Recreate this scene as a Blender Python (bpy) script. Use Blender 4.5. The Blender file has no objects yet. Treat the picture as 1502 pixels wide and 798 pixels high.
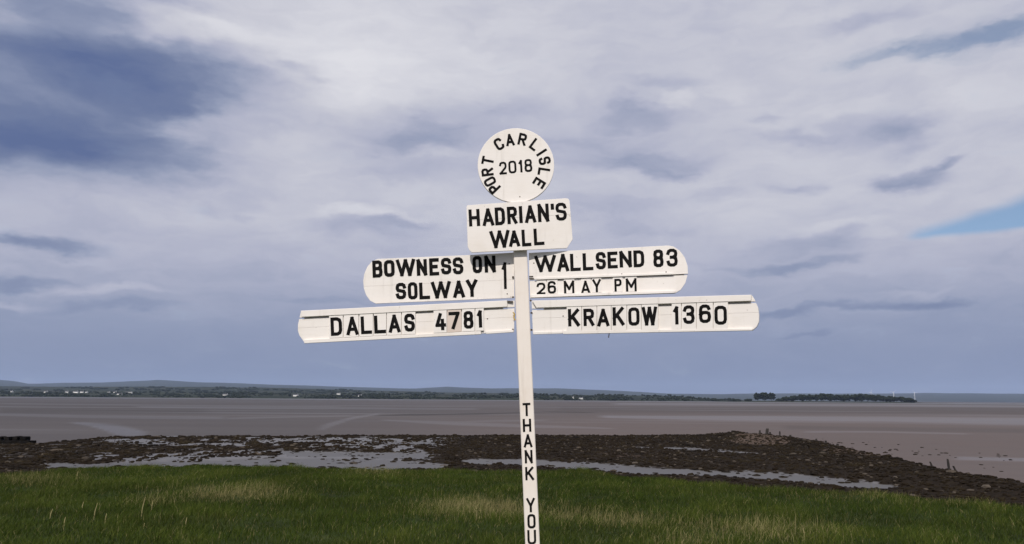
import bpy, bmesh, math, random
import numpy as np
from mathutils import Vector, Matrix

random.seed(7)
rng = np.random.default_rng(11)
S = bpy.context.scene
COL = S.collection

# ------------------------------------------------------------------ camera
W, H, F = 1502.0, 798.0, 1150.0            # photograph size and focal length in its pixels
HORIZON, ROLL = 584.7, 0.0067
EYE = Vector((0.0, 0.0, 1.6))
pitch = math.atan((HORIZON - H / 2) / F)
fwd = Vector((0, math.cos(pitch), math.sin(pitch)))
r0 = Vector((1, 0, 0)); u0 = r0.cross(fwd)
right = r0 * math.cos(ROLL) + u0 * math.sin(ROLL)
up = u0 * math.cos(ROLL) - r0 * math.sin(ROLL)
cam_data = bpy.data.cameras.new('camera')
cam = bpy.data.objects.new('camera', cam_data)
COL.objects.link(cam)
cam_data.sensor_width = 36.0
cam_data.lens = F / W * 36.0
cam_data.clip_start = 0.05
cam_data.clip_end = 60000.0
M = Matrix((right, up, -fwd)).transposed().to_4x4()
M.translation = EYE
cam.matrix_world = M
S.camera = cam


def ray(px, py):
    return fwd + right * ((px - W / 2) / F) + up * ((H / 2 - py) / F)


def on_ground(px, py, z):
    d = ray(px, py)
    return EYE + d * ((z - EYE.z) / d.z)


def at_depth(px, py, y):
    d = ray(px, py)
    return EYE + d * ((y - EYE.y) / d.y)


R_, U_, F_ = (np.array(v) for v in (right, up, fwd))


def project(P):
    """world points (n,3) -> photograph pixels"""
    Q = P - np.array(EYE)
    z = np.maximum(Q @ F_, 1e-3)
    return W / 2 + F * (Q @ R_) / z, H / 2 - F * (Q @ U_) / z


# ------------------------------------------------------------------ node helper
class NT:
    def __init__(self, tree):
        self.t = tree; tree.nodes.clear()

    def n(self, kind, **props):
        nd = self.t.nodes.new(kind)
        for k, v in props.items():
            setattr(nd, k, v)
        return nd

    def put(self, sock, val):
        if val is None:
            return
        if isinstance(val, bpy.types.NodeSocket):
            self.t.links.new(val, sock)
        else:
            sock.default_value = val

    def m(self, op, a, b=None, c=None, clamp=False):
        nd = self.n('ShaderNodeMath', operation=op, use_clamp=clamp)
        for i, x in enumerate((a, b, c)):
            self.put(nd.inputs[i], x)
        return nd.outputs[0]

    def v(self, op, a, b=None, c=None, out=0):
        nd = self.n('ShaderNodeVectorMath', operation=op)
        for i, x in enumerate((a, b, c)):
            self.put(nd.inputs[i], x)
        return nd.outputs[out]

    def ss(self, x, a, b, to0=0.0, to1=1.0):
        nd = self.n('ShaderNodeMapRange', interpolation_type='SMOOTHSTEP')
        for i, q in enumerate((x, a, b, to0, to1)):
            self.put(nd.inputs[i], q)
        return nd.outputs[0]

    def lin(self, x, a, b, to0=0.0, to1=1.0):
        nd = self.n('ShaderNodeMapRange')
        for i, q in enumerate((x, a, b, to0, to1)):
            self.put(nd.inputs[i], q)
        return nd.outputs[0]

    def noise(self, vec, scale, detail=4.0, rough=0.55, dist=0.0, col=False):
        nd = self.n('ShaderNodeTexNoise')
        self.put(nd.inputs['Vector'], vec)
        nd.inputs['Scale'].default_value = scale
        nd.inputs['Detail'].default_value = detail
        nd.inputs['Roughness'].default_value = rough
        nd.inputs['Distortion'].default_value = dist
        return nd.outputs['Color' if col else 'Fac']

    def ramp(self, fac, stops, interp='LINEAR'):
        nd = self.n('ShaderNodeValToRGB')
        nd.color_ramp.interpolation = interp
        els = nd.color_ramp.elements
        while len(els) < len(stops):
            els.new(0.5)
        for e, (p, c) in zip(els, stops):
            e.position = p; e.color = (*c, 1)
        self.put(nd.inputs[0], fac)
        return nd.outputs[0]

    def mix(self, f, a, b, blend='MIX'):
        nd = self.n('ShaderNodeMix', data_type='RGBA', blend_type=blend)
        self.put(nd.inputs[0], f)
        for i, x in ((6, a), (7, b)):
            if isinstance(x, tuple) and len(x) == 3:
                x = (*x, 1)
            self.put(nd.inputs[i], x)
        return nd.outputs[2]


# ------------------------------------------------------------------ sky
SUN_EL, SUN_AZ = math.radians(46), math.radians(190)     # azimuth from +Y towards +X: behind the camera, a little left
world = bpy.data.worlds.new('World')
S.world = world
world.use_nodes = True
g = NT(world.node_tree)
tc = g.n('ShaderNodeTexCoord').outputs['Generated']
sep = g.n('ShaderNodeSeparateXYZ'); g.put(sep.inputs[0], tc)
dx, dy, dz = sep.outputs
az = g.m('ARCTAN2', dx, dy)
el = g.m('ARCSINE', dz)
comb = g.n('ShaderNodeCombineXYZ'); g.put(comb.inputs[0], az); g.put(comb.inputs[1], el)
ae = comb.outputs[0]
# cloud-layer coordinates: streaks flatten towards the horizon as a real layer does
den = g.m('ADD', g.m('MAXIMUM', dz, 0.0), 0.16)
cl = g.n('ShaderNodeCombineXYZ')
g.put(cl.inputs[0], g.m('DIVIDE', dx, den)); g.put(cl.inputs[1], g.m('DIVIDE', dy, den))
layer = cl.outputs[0]
st = g.v('MULTIPLY', ae, (1.0, 2.3, 1.0))
warp = g.v('SUBTRACT', g.noise(st, 6.0, 5.0, 0.55, col=True), (0.5, 0.5, 0.5))
warp = g.v('MULTIPLY', warp, (0.15, 0.07, 0.0))
warp2 = g.v('SUBTRACT', g.noise(st, 26.0, 7.0, 0.6, col=True), (0.5, 0.5, 0.5))
warp = g.v('MULTIPLY_ADD', warp2, (0.045, 0.018, 0.0), warp)
p = g.v('ADD', ae, warp)


def px_dir(px, py):
    d = ray(px, py).normalized()
    return math.atan2(d.x, d.y), math.asin(d.z)


K = 1.0 / F


def blob(px, py, rx, ry, inner=0.0):
    a, e = px_dir(px, py)
    c = math.cos(e)
    sx, sy = 1.0 / (rx * K * 0.86), 1.0 / (ry * K * 0.86)
    q = g.v('MULTIPLY_ADD', p, (sx, sy, 0), (-a * sx, -e * sy, 0))
    return g.ss(g.v('LENGTH', q, out=1), 1.25 - .15 * inner, inner)


B = g.ss(el, 0.0, 0.25, 0.27, 0.675)
clouds = [
    # the heavy bank at the upper left
    (60, 140, 340, 165, -.40, .15), (60, 200, 250, 48, -.20, .45), (270, 115, 250, 60, -.20, .3), (140, 105, 170, 60, -.12, .3),
    (50, 215, 170, 30, -.08, .4), (40, 122, 75, 30, .06, .3), (85, 160, 60, 24, .06, .4), (90, 8, 130, 24, -.20, .3), (240, 10, 120, 16, -.10, .3), (190, 42, 130, 14, .10, .3),
    # bright break beside it
    (490, 105, 250, 130, .11, 0), (640, 80, 320, 130, .08, 0), (480, 125, 80, 22, .05, 0), (330, 45, 150, 22, .12, .3), (540, 95, 90, 36, .04, 0),
    (420, 95, 34, 9, -.12, .3), (450, 110, 30, 8, -.10, .3), (290, 160, 90, 16, -.08, .3),
    (260, 195, 46, 30, .12, .3), (330, 165, 60, 26, .08, .3),
    # middle bank behind the round plate
    (620, 192, 210, 42, -.20, .3), (600, 208, 100, 24, -.12, .4), (760, 160, 150, 24, -.14, .3), (620, 245, 150, 20, -.10, .3), (500, 220, 90, 14, -.08, .3), (640, 222, 70, 12, .10, .3),
    (930, 168, 95, 22, -.20, .35), (985, 130, 70, 14, -.12, .35), (1000, 150, 30, 12, .10, .3), (960, 238, 150, 22, -.15, .35), (980, 252, 60, 10, -.10, .4), (880, 215, 190, 44, -.14, .2), (1130, 172, 40, 8, -.10, .4),
    (560, 330, 110, 22, -.12, .35), (590, 318, 60, 10, -.10, .4), (540, 305, 90, 9, .10, .3), (900, 305, 130, 24, -.12, .35), (940, 330, 120, 14, -.09, .3), (300, 297, 30, 12, -.08, .4), (345, 305, 26, 10, -.07, .4),
    (50, 348, 105, 14, -.26, .45), (20, 408, 90, 11, -.14, .4), (20, 438, 60, 7, .10, .3), (190, 452, 110, 9, -.08, .4), (170, 426, 110, 9, .11, .3), (470, 445, 90, 10, -.05, .3),
    # clouds at the right
    (1290, 185, 120, 40, -.12, .4), (1335, 190, 70, 28, -.10, .45), (1315, 258, 78, 18, -.26, .5), (1385, 240, 34, 8, -.16, .4), (1150, 272, 40, 12, -.13, .4), (1170, 195, 60, 10, -.10, .4),
    (1010, 165, 60, 12, .06, .2), (1250, 155, 90, 12, .06, .3), (1080, 130, 60, 30, .07, .2), (1420, 150, 130, 34, .06, .2),
    (1180, 358, 95, 16, -.11, .3), (1150, 386, 105, 9, -.15, .4), (1160, 456, 100, 8, -.14, .45), (1330, 450, 95, 9, -.15, .45), (1180, 488, 50, 4, -.08, .4), (1330, 432, 80, 5, .06, .3),
    (1230, 335, 90, 12, .06, .3), (1290, 345, 40, 10, .05, .3), (1120, 310, 130, 40, .05, 0), (1060, 285, 60, 12, -.08, .3),
    (230, 300, 230, 40, .06, 0), (1260, 25, 90, 16, -.10, .3), (1180, 15, 160, 20, .03, 0),
]
for (cx, cy, rx, ry, amp, inn) in clouds:
    B = g.m('MULTIPLY_ADD', blob(cx, cy, rx * 1.06, ry * 1.12, inn * .4), amp * 1.1, B)
n1 = g.m('SUBTRACT', g.noise(g.v('MULTIPLY', ae, (1.0, 2.4, 1.0)), 3.4, 11.0, 0.60, 0.3), 0.5)
n2 = g.m('SUBTRACT', g.noise(g.v('MULTIPLY', p, (1.0, 3.4, 1.0)), 11.0, 10.0, 0.60, 0.2), 0.5)
fade = g.ss(el, 0.01, 0.2, 0.25, 1.0)
B = g.m('MULTIPLY_ADD', g.m('MULTIPLY', n1, fade), 0.20, B)
B = g.m('MULTIPLY_ADD', g.m('MULTIPLY', n2, fade), 0.30, B)
cloud_col = g.ramp(B, [(0.0, (.105, .148, .300)), (0.18, (.163, .206, .345)), (0.38, (.283, .322, .455)),
                       (0.56, (.450, .465, .580)), (0.72, (.585, .59, .665)), (1.0, (.82, .815, .845))])
# gaps where the blue shows
a1, e1 = px_dir(1330, 340); a2, e2 = px_dir(1502, 283)
sl = (e2 - e1) / (a2 - a1)
q = g.n('ShaderNodeSeparateXYZ'); g.put(q.inputs[0], g.v('MULTIPLY_ADD', warp, (.22, .22, 0), ae))
topline = g.m('SUBTRACT', g.m('MULTIPLY_ADD', q.outputs[0], sl, e1 - sl * a1), q.outputs[1])
gap1 = g.m('MULTIPLY', g.ss(topline, -0.004, 0.014),
           g.ss(g.m('SUBTRACT', q.outputs[1], px_dir(1420, 346)[1]), -0.003, 0.006))
gap1 = g.m('MULTIPLY', gap1, g.ss(az, px_dir(1318, 330)[0], px_dir(1350, 330)[0]))
gap1 = g.m('MULTIPLY', gap1, g.ss(az, 1.0, 0.75))
gap2 = g.ss(g.m('ADD', blob(1440, 52, 230, 34), g.m('MULTIPLY', n2, 1.6)), 0.10, 1.0)
gapn = g.ss(g.m('MULTIPLY', g.noise(g.v('MULTIPLY', layer, (0.6, 1.0, 1.0)), 0.9, 6.0, 0.55), g.ss(el, 0.42, 0.8)), 0.56, 0.72)
gap = g.m('MAXIMUM', g.m('MULTIPLY', gap1, 0.9), g.m('MAXIMUM', g.m('MULTIPLY', gap2, 0.7), gapn))
sky = g.n('ShaderNodeTexSky', sky_type='NISHITA')
sky.sun_disc = False
sky.sun_elevation = SUN_EL
sky.sun_rotation = SUN_AZ
sky.air_density = 1.0; sky.dust_density = 0.1; sky.ozone_density = 4.0
bg1 = g.n('ShaderNodeBackground'); g.put(bg1.inputs[0], sky.outputs[0]); bg1.inputs[1].default_value = 0.092
bg2 = g.n('ShaderNodeBackground'); g.put(bg2.inputs[0], cloud_col); bg2.inputs[1].default_value = 1.0
mx = g.n('ShaderNodeMixShader'); g.put(mx.inputs[0], gap)
g.put(mx.inputs[1], bg2.outputs[0]); g.put(mx.inputs[2], bg1.outputs[0])
wo = g.n('ShaderNodeOutputWorld'); g.put(wo.inputs[0], mx.outputs[0])

sun_data = bpy.data.lights.new('sun', 'SUN')
sun_data.energy = 3.55
sun_data.angle = math.radians(0.5)
sun_data.color = (1.0, 0.94, 0.87)
sun = bpy.data.objects.new('sun', sun_data)
COL.objects.link(sun)
to_sun = Vector((math.sin(SUN_AZ) * math.cos(SUN_EL), math.cos(SUN_AZ) * math.cos(SUN_EL), math.sin(SUN_EL)))
sun.rotation_euler = (-to_sun).to_track_quat('-Z', 'Y').to_euler()
sun.location = (0, -20, 40)

S.view_settings.view_transform = 'Standard'
S.view_settings.look = 'None'
S.view_settings.exposure = 0.0
S.view_settings.gamma = 1.0
S.view_settings.use_curve_mapping = False
S.cycles.volume_bounces = 1
S.cycles.max_bounces = 8


# ------------------------------------------------------------------ mesh helpers
def link(name, mesh, mats, parent=None, **props):
    ob = bpy.data.objects.new(name, mesh)
    COL.objects.link(ob)
    if mats and not mesh.materials:
        for m_ in (mats if isinstance(mats, (list, tuple)) else [mats]):
            mesh.materials.append(m_)
    if parent:
        ob.parent = parent
    for k, v in props.items():
        ob[k] = v
    return ob


def np_mesh(name, verts, faces, smooth=False):
    """verts (n,3); faces (m,k) with one k"""
    me = bpy.data.meshes.new(name)
    verts = np.asarray(verts, dtype=np.float32); faces = np.asarray(faces, dtype=np.int32)
    k = faces.shape[1]
    me.vertices.add(len(verts)); me.vertices.foreach_set('co', verts.ravel())
    me.loops.add(faces.size); me.loops.foreach_set('vertex_index', faces.ravel())
    me.polygons.add(len(faces))
    me.polygons.foreach_set('loop_start', np.arange(0, faces.size, k, dtype=np.int32))
    me.polygons.foreach_set('loop_total', np.full(len(faces), k, dtype=np.int32))
    me.update(calc_edges=True)
    me.polygons.foreach_set('use_smooth', np.full(len(faces), smooth, dtype=bool))
    return me


def set_attr(me, name, vals):
    a = me.attributes.new(name, 'FLOAT', 'POINT')
    a.data.foreach_set('value', np.asarray(vals, dtype=np.float32))


def grid_faces(nr, nc):
    i = np.arange(nr - 1)[:, None] * nc + np.arange(nc - 1)[None, :]
    i = i.ravel()
    return np.stack([i, i + 1, i + nc + 1, i + nc], 1)


_perm = rng.random((256, 256))


def vnoise(x, y):
    xi = np.floor(x).astype(int); yi = np.floor(y).astype(int)
    fx = x - xi; fy = y - yi
    fx = fx * fx * (3 - 2 * fx); fy = fy * fy * (3 - 2 * fy)
    P = lambda a, b: _perm[a & 255, b & 255]
    return (P(xi, yi) * (1 - fx) + P(xi + 1, yi) * fx) * (1 - fy) + (P(xi, yi + 1) * (1 - fx) + P(xi + 1, yi + 1) * fx) * fy


def fbm(x, y, o=4, s=0.0):
    x = np.asarray(x, float) + s * 17.3; y = np.asarray(y, float) + s * 9.1
    t = 0; a = .5; n = 0
    for _ in range(o):
        t = t + a * vnoise(x, y); n += a
        x = x * 2.03 + 5.2; y = y * 2.03 + 1.7; a *= .5
    return t / n


def sstep(x, a, b):
    t = np.clip((np.asarray(x, float) - a) / (b - a), 0, 1)
    return t * t * (3 - 2 * t)


# ------------------------------------------------------------------ materials
def material(name):
    m_ = bpy.data.materials.new(name)
    m_.use_nodes = True
    t = NT(m_.node_tree)
    bs = t.n('ShaderNodeBsdfPrincipled')
    out = t.n('ShaderNodeOutputMaterial')
    t.put(out.inputs[0], bs.outputs[0])
    return m_, t, bs


def attr(t, name):
    return t.n('ShaderNodeAttribute', attribute_name=name).outputs['Fac']


def pos(t):
    return t.n('ShaderNodeNewGeometry').outputs['Position']


def bump(t, bs, h, strength, dist):
    b = t.n('ShaderNodeBump')
    b.inputs['Strength'].default_value = strength
    b.inputs['Distance'].default_value = dist
    t.put(b.inputs['Height'], h)
    t.put(bs.inputs['Normal'], b.outputs[0])


def mat_paint(name, base, dirty, sx=1.0):
    m_, t, bs = material(name)
    P = t.n('ShaderNodeTexCoord').outputs['Object']
    grain = t.noise(t.v('MULTIPLY', P, (3.0 if sx else 60.0, 20.0, 60.0 if sx else 3.0)), 1.6, 5.0, 0.65)
    blot = t.noise(P, 5.0, 5.0, 0.6)
    speck = t.noise(P, 55.0, 3.0, 0.6)
    f = t.m('MULTIPLY', t.ss(blot, 0.42, 0.78), 0.7)
    f = t.m('ADD', f, t.m('MULTIPLY', t.ss(grain, 0.55, 0.8), 0.5), clamp=True)
    c = t.mix(f, base, dirty)
    streak = t.noise(t.v('MULTIPLY', P, (26.0, 26.0, 2.2)), 1.0, 5.0, 0.6)
    c = t.mix(t.m('MULTIPLY', t.ss(streak, .56, .8), .5), c, tuple(q_ * .74 for q_ in dirty))
    c = t.mix(t.m('MULTIPLY', t.ss(speck, 0.68, 0.76), 0.45), c, (.26, .22, .17))
    t.put(bs.inputs['Base Color'], c)
    bs.inputs['Roughness'].default_value = 0.62
    bs.inputs['Specular IOR Level'].default_value = 0.3
    bump(t, bs, grain, 0.25, 0.002)
    return m_


PAINT = mat_paint('white_paint', (.82, .775, .73), (.73, .67, .60))
PAINT_POST = mat_paint('post_paint', (.80, .735, .67), (.70, .61, .52), 0)
PAINT_TILE = mat_paint('tile_paint', (.83, .785, .74), (.77, .72, .66))
PAINT_BEIGE = mat_paint('beige_tile_paint', (.66, .56, .49), (.58, .49, .42))

INK, t, bs = material('black_paint')
t.put(bs.inputs['Base Color'], t.ramp(t.noise(t.n('ShaderNodeTexCoord').outputs['Object'], 40.0, 4.0), [(.3, (.005, .005, .005)), (.75, (.013, .012, .012))]))
bs.inputs['Roughness'].default_value = 0.75
bs.inputs['Specular IOR Level'].default_value = 0.06

METAL, t, bs = material('weathered_metal')
t.put(bs.inputs['Base Color'], t.ramp(t.noise(pos(t), 200.0, 3.0), [(.3, (.05, .045, .04)), (.7, (.14, .10, .07))]))
bs.inputs['Roughness'].default_value = 0.6; bs.inputs['Metallic'].default_value = 0.4
CORD, t, bs = material('yellow_cord')
t.put(bs.inputs['Base Color'], t.ramp(t.noise(pos(t), 300.0, 2.0), [(.3, (.45, .27, .04)), (.7, (.6, .42, .1))]))
bs.inputs['Roughness'].default_value = 0.8

WOOD, t, bs = material('old_wet_timber')
t.put(bs.inputs['Base Color'], t.ramp(t.noise(t.v('MULTIPLY', pos(t), (6, 6, 1.2)), 3.0, 5.0), [(.3, (.010, .008, .007)), (.7, (.035, .028, .022))]))
bs.inputs['Roughness'].default_value = 0.8

ROCK, t, bs = material('weedy_rock')
P = pos(t)
rc = t.ramp(t.noise(P, 0.55, 4.0), [(.28, (.007, .0055, .004)), (.5, (.015, .0105, .0065)), (.66, (.022, .016, .008)), (.8, (.030, .026, .017))])
tone = attr(t, 'tone')
rc = t.mix(t.ss(tone, .93, .99), rc, (.085, .07, .055))
t.put(bs.inputs['Base Color'], rc)
bs.inputs['Roughness'].default_value = 0.85
bs.inputs['Specular IOR Level'].default_value = 0.06
bump(t, bs, t.noise(P, 25.0, 4.0), 0.6, 0.03)

FORE, t, bs = material('foreshore_mud')
P = pos(t)
weed = attr(t, 'weed'); wet = attr(t, 'wet'); sand = attr(t, 'sand')
n = t.noise(t.v('MULTIPLY', P, (.5, 1, 1)), 2.2, 5.0, 0.6)
mudc = t.ramp(n, [(.3, (.080, .076, .076)), (.7, (.125, .118, .116))])
weedc = t.ramp(t.noise(P, 3.5, 5.0, 0.65), [(.3, (.008, .006, .004)), (.55, (.018, .0125, .008)), (.75, (.030, .023, .012))])
wf = t.ss(t.m('ADD', weed, t.m('MULTIPLY', t.m('SUBTRACT', t.noise(P, 1.6, 5.0), .5), 1.4)), .3, .6)
c = t.mix(wf, mudc, weedc)
c = t.mix(t.m('MULTIPLY', t.ss(t.m('ADD', sand, t.m('SUBTRACT', t.noise(P, 2.0, 4.0), .5)), .4, .75), .55), c, (.13, .095, .075))
t.put(bs.inputs['Base Color'], c)
t.put(bs.inputs['Roughness'], t.lin(wf, 0, 1, .42, .9))
t.put(bs.inputs['Specular IOR Level'], t.lin(wf, 0, 1, .2, .04))
bump(t, bs, t.noise(P, 8.0, 5.0), 0.5, 0.04)

MUD, t, bs = material('mudflat_sand')
P = pos(t)
wet = attr(t, 'wet'); pink = attr(t, 'pink'); dark = attr(t, 'dark')
n = t.noise(t.v('MULTIPLY', P, (.006, .05, 1)), 1.0, 7.0, 0.65)
n3 = t.noise(t.v('MULTIPLY', P, (.15, .5, 1)), 1.0, 5.0, 0.6)
c = t.mix(pink, (.062, .058, .061), (.104, .082, .076))
c = t.mix(t.m('MULTIPLY', t.ss(n, .35, .7), .35), c, (.115, .103, .100))
c = t.mix(t.m('MULTIPLY', t.ss(n3, .4, .75), .25), c, (.07, .06, .058))
c = t.mix(t.m('MULTIPLY', dark, .8), c, (.035, .030, .028))
t.put(bs.inputs['Base Color'], c)
t.put(bs.inputs['Roughness'], t.lin(t.m('ADD', wet, t.m('MULTIPLY', t.m('SUBTRACT', n, .5), .35)), 0, 1, .8, .22))
t.put(bs.inputs['Specular IOR Level'], t.lin(wet, 0, 1, .16, .5))
bump(t, bs, t.noise(t.v('MULTIPLY', P, (1.0, 3.0, 1.0)), 2.0, 4.0), 0.25, 0.02)

WATER, t, bs = material('shallow_water')
bs.inputs['Base Color'].default_value = (.085, .080, .077, 1)
bs.inputs['Roughness'].default_value = 0.38
bs.inputs['IOR'].default_value = 1.33
bs.inputs['Specular IOR Level'].default_value = 0.10
bump(t, bs, t.noise(t.v('MULTIPLY', pos(t), (1.0, 2.0, 1.0)), 4.0, 3.0), 0.12, 0.01)

TURF, t, bs = material('turf_ground')
P = pos(t)
t.put(bs.inputs['Base Color'], t.ramp(t.noise(P, 1.2, 6.0, .65), [(.3, (.016, .021, .005)), (.55, (.030, .045, .009)), (.78, (.055, .06, .018))]))
bs.inputs['Roughness'].default_value = 0.9
bs.inputs['Specular IOR Level'].default_value = 0.15
bump(t, bs, t.noise(P, 30.0, 4.0), 0.8, 0.05)

GRASS, t, bs = material('grass_blades')
dry = attr(t, 'dry'); tone = attr(t, 'tone')
P = pos(t)
gr = t.ramp(tone, [(.0, (.008, .016, .002)), (.35, (.022, .043, .0035)), (.7, (.046, .074, .007)), (1, (.090, .106, .017))])
gr = t.mix(t.m('MULTIPLY', t.ss(t.noise(t.v('MULTIPLY', P, (.35, .8, 1)), 1.0, 4.0), .42, .68), .55), gr, (.024, .036, .004))
dr = t.mix(tone, (.14, .115, .045), (.36, .31, .15))
t.put(bs.inputs['Base Color'], t.mix(dry, gr, dr))
bs.inputs['Roughness'].default_value = 0.7
bs.inputs['Specular IOR Level'].default_value = 0.08
tr = t.n('ShaderNodeBsdfTranslucent'); t.put(tr.inputs[0], t.mix(dry, gr, dr))
ms = t.n('ShaderNodeMixShader'); ms.inputs[0].default_value = .25
t.put(ms.inputs[1], bs.outputs[0]); t.put(ms.inputs[2], tr.outputs[0])
outn = [x for x in t.t.nodes if x.type == 'OUTPUT_MATERIAL'][0]
t.put(outn.inputs[0], ms.outputs[0])


def simple(name, stops, scale, rough=.9, spec=.1, stretch=(1, 1, 1)):
    m_, t, bs = material(name)
    t.put(bs.inputs['Base Color'], t.ramp(t.noise(t.v('MULTIPLY', pos(t), stretch), scale, 5.0, .6), stops))
    bs.inputs['Roughness'].default_value = rough
    bs.inputs['Specular IOR Level'].default_value = spec
    return m_


HILL = simple('moor', [(.3, (.014, .018, .016)), (.6, (.026, .032, .024)), (.75, (.036, .038, .026))], .0012)
FARLAND = simple('far_fields', [(.36, (.008, .010, .006)), (.48, (.015, .023, .008)), (.6, (.028, .028, .015)), (.72, (.010, .012, .007))], .006, stretch=(.6, 1, 1))
LEAF = simple('far_foliage', [(.3, (.006, .009, .004)), (.6, (.013, .018, .007)), (.8, (.022, .028, .011))], .08)
BARK = simple('bark', [(.3, (.03, .025, .02)), (.7, (.06, .05, .04))], 1.0)
RENDERW = simple('whitewash', [(.3, (.72, .71, .68)), (.7, (.82, .81, .79))], .3)
SLATE = simple('slate_roof', [(.3, (.07, .072, .08)), (.7, (.12, .12, .13))], 1.0)
TURBINE = simple('turbine_white', [(.3, (.78, .78, .78)), (.7, (.82, .82, .82))], .1, .5, .4)
BLACKSTONE = simple('dark_wet_stone', [(.3, (.004, .004, .004)), (.7, (.014, .012, .011))], 4.0, .9, .05)

# ------------------------------------------------------------------ ground sheets
MUD_Z, FORE_Z, POOL_Z = -2.5, -2.39, -2.452

# mudflat: a polar sheet out past the horizon
th = np.concatenate([np.radians(np.linspace(-180, -52, 24, endpoint=False)), np.radians(np.linspace(-52, 52, 320)), np.radians(np.linspace(52, 180, 25)[1:])])
rr = np.concatenate([[2.0, 12.0], np.geomspace(24, 3000, 420), np.geomspace(3000, 40000, 14)[1:]])
TH, RR = np.meshgrid(th, rr)
mv = np.stack([RR * np.sin(TH), RR * np.cos(TH), np.full_like(RR, MUD_Z)], -1).reshape(-1, 3)
me = np_mesh('mudflat', mv, grid_faces(len(rr), len(th)))
mpx, mpy = project(mv)
front = (mv[:, 1] > 5)
mpx = np.where(front, mpx, -3000.0); mpy = np.where(front, mpy, 5000.0)


def band(px, py, pts, hw, soft=1.0):
    """soft strip along a polyline (in photograph pixels) on the ground"""
    xs = [q_[0] for q_ in pts]; ys = [q_[1] for q_ in pts]
    h_ = np.interp(px, xs, hw) if isinstance(hw, (list, tuple)) else hw
    d = np.abs(py - np.interp(px, xs, ys))
    ends = sstep(px, xs[0] - 12, xs[0] + 12) * (1 - sstep(px, xs[-1] - 12, xs[-1] + 12))
    return (1 - sstep(d, h_ * .55, h_ * (1 + soft * .6))) * ends


wob = (fbm(mv[:, 0] * .02, mv[:, 1] * .02, 4, 3) - .5) * 5
py_w = mpy + wob * np.clip((mpy - 590) / 25, 0, 1)
wet = np.zeros(len(mv))
for pts, hw, a in [
    ([(900, 592.5), (1200, 594), (1600, 597)], 1.6, .5),
    ([(880, 611), (1000, 613), (1100, 614), (1300, 615), (1502, 618), (1800, 622)], [1.5, 3, 4, 4.5, 6, 7], .62),
    ([(105, 620), (130, 622), (152, 626), (170, 631), (190, 634), (215, 637)], [1, 2.5, 5, 8, 7, 4], .55),
    ([(-300, 606), (0, 608), (120, 611), (330, 613)], 1.8, .35),
    ([(200, 597), (700, 600)], 1.0, .4), ([(0, 592), (500, 597)], .8, .3),
    ([(330, 614), (520, 609)], 1.2, .3), ([(470, 628), (520, 612), (560, 606)], [4, 2, 1], .4),
    ([(560, 616), (660, 620), (790, 625), (900, 628)], [1, 2.5, 2.5, 1], .4),
    ([(640, 620), (720, 617), (800, 616)], 1.4, .3),
    ([(1180, 634), (1300, 634), (1420, 637)], 1.2, .4), ([(1400, 672), (1600, 676)], 2.5, .6),
]:
    wet = np.maximum(wet, a * band(mpx, py_w, pts, hw))
wet = np.maximum(wet, .35 * sstep(fbm(mv[:, 0] * .006, mv[:, 1] * .05, 5, 8), .52, .7) * (mpy < 640))
pink = sstep(mpx, 350, 1000) * (.45 + .55 * sstep(mpy, 596, 622)) + .25 * (fbm(mv[:, 0] * .01, mv[:, 1] * .03, 4, 5) - .5)
pink = np.clip(pink + .15 * sstep(mpy, 604, 615), 0, 1)
dark = np.maximum.reduce([
    band(mpx, py_w, [(552, 609.5), (600, 608), (720, 607), (790, 606)], [.6, 1.0, .7, .5]),
    .8 * band(mpx, mpy, [(800, 604), (850, 605), (872, 605)], .7),
    .45 * band(mpx, py_w, [(0, 602), (300, 603)], 3.0),
    .3 * band(mpx, py_w, [(820, 600), (1502, 604), (1800, 606)], 4.0),
    .35 * band(mpx, py_w, [(1150, 627), (1502, 632), (1800, 636)], 3.0)])
set_attr(me, 'wet', np.clip(wet, 0, 1)); set_attr(me, 'pink', pink); set_attr(me, 'dark', dark)
link('mudflat', me, MUD, kind='structure')

# the river channel that runs in front of the far shore
rr2 = np.geomspace(1150, 2600, 12); th2 = np.radians(np.linspace(-50, 50, 120))
T2, R2 = np.meshgrid(th2, rr2)
near = 1150 + 650 * fbm(T2[0] * 6, T2[0] * 0, 3, 4)
R2 = near[None, :] + (2700 - near[None, :]) * np.linspace(0, 1, 12)[:, None]
me = np_mesh('estuary_water', np.stack([R2 * np.sin(T2), R2 * np.cos(T2), np.full_like(R2, MUD_Z + .01)], -1).reshape(-1, 3), grid_faces(12, 120))
link('estuary_water', me, WATER, kind='structure')

# foreshore: weedy stones, wet mud and pools between the bank and the sand
far_px = [(-500, 668), (-250, 660), (0, 652), (50, 650.5), (110, 645), (160, 640.5), (230, 638.5), (500, 638), (760, 637.5), (1000, 637.5), (1105, 637)]
far_w = [on_ground(x, y, -2.35) for x, y in far_px]
CREST_Z = -2.02
crest_px = [(1105, 636.5), (1130, 637.5), (1160, 641), (1200, 647), (1260, 660), (1330, 676), (1391, 689), (1450, 699), (1502, 708), (1600, 728), (1750, 760)]
crest_w = [on_ground(x, y, CREST_Z) for x, y in crest_px]
cy_ = np.array([q_.y for q_ in crest_w])[::-1]; cx_ = np.array([q_.x for q_ in crest_w])[::-1]
fx_ = np.array([q_.x for q_ in far_w] + [crest_w[0].x + 3]); fy_ = np.array([q_.y for q_ in far_w] + [crest_w[0].y])

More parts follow.
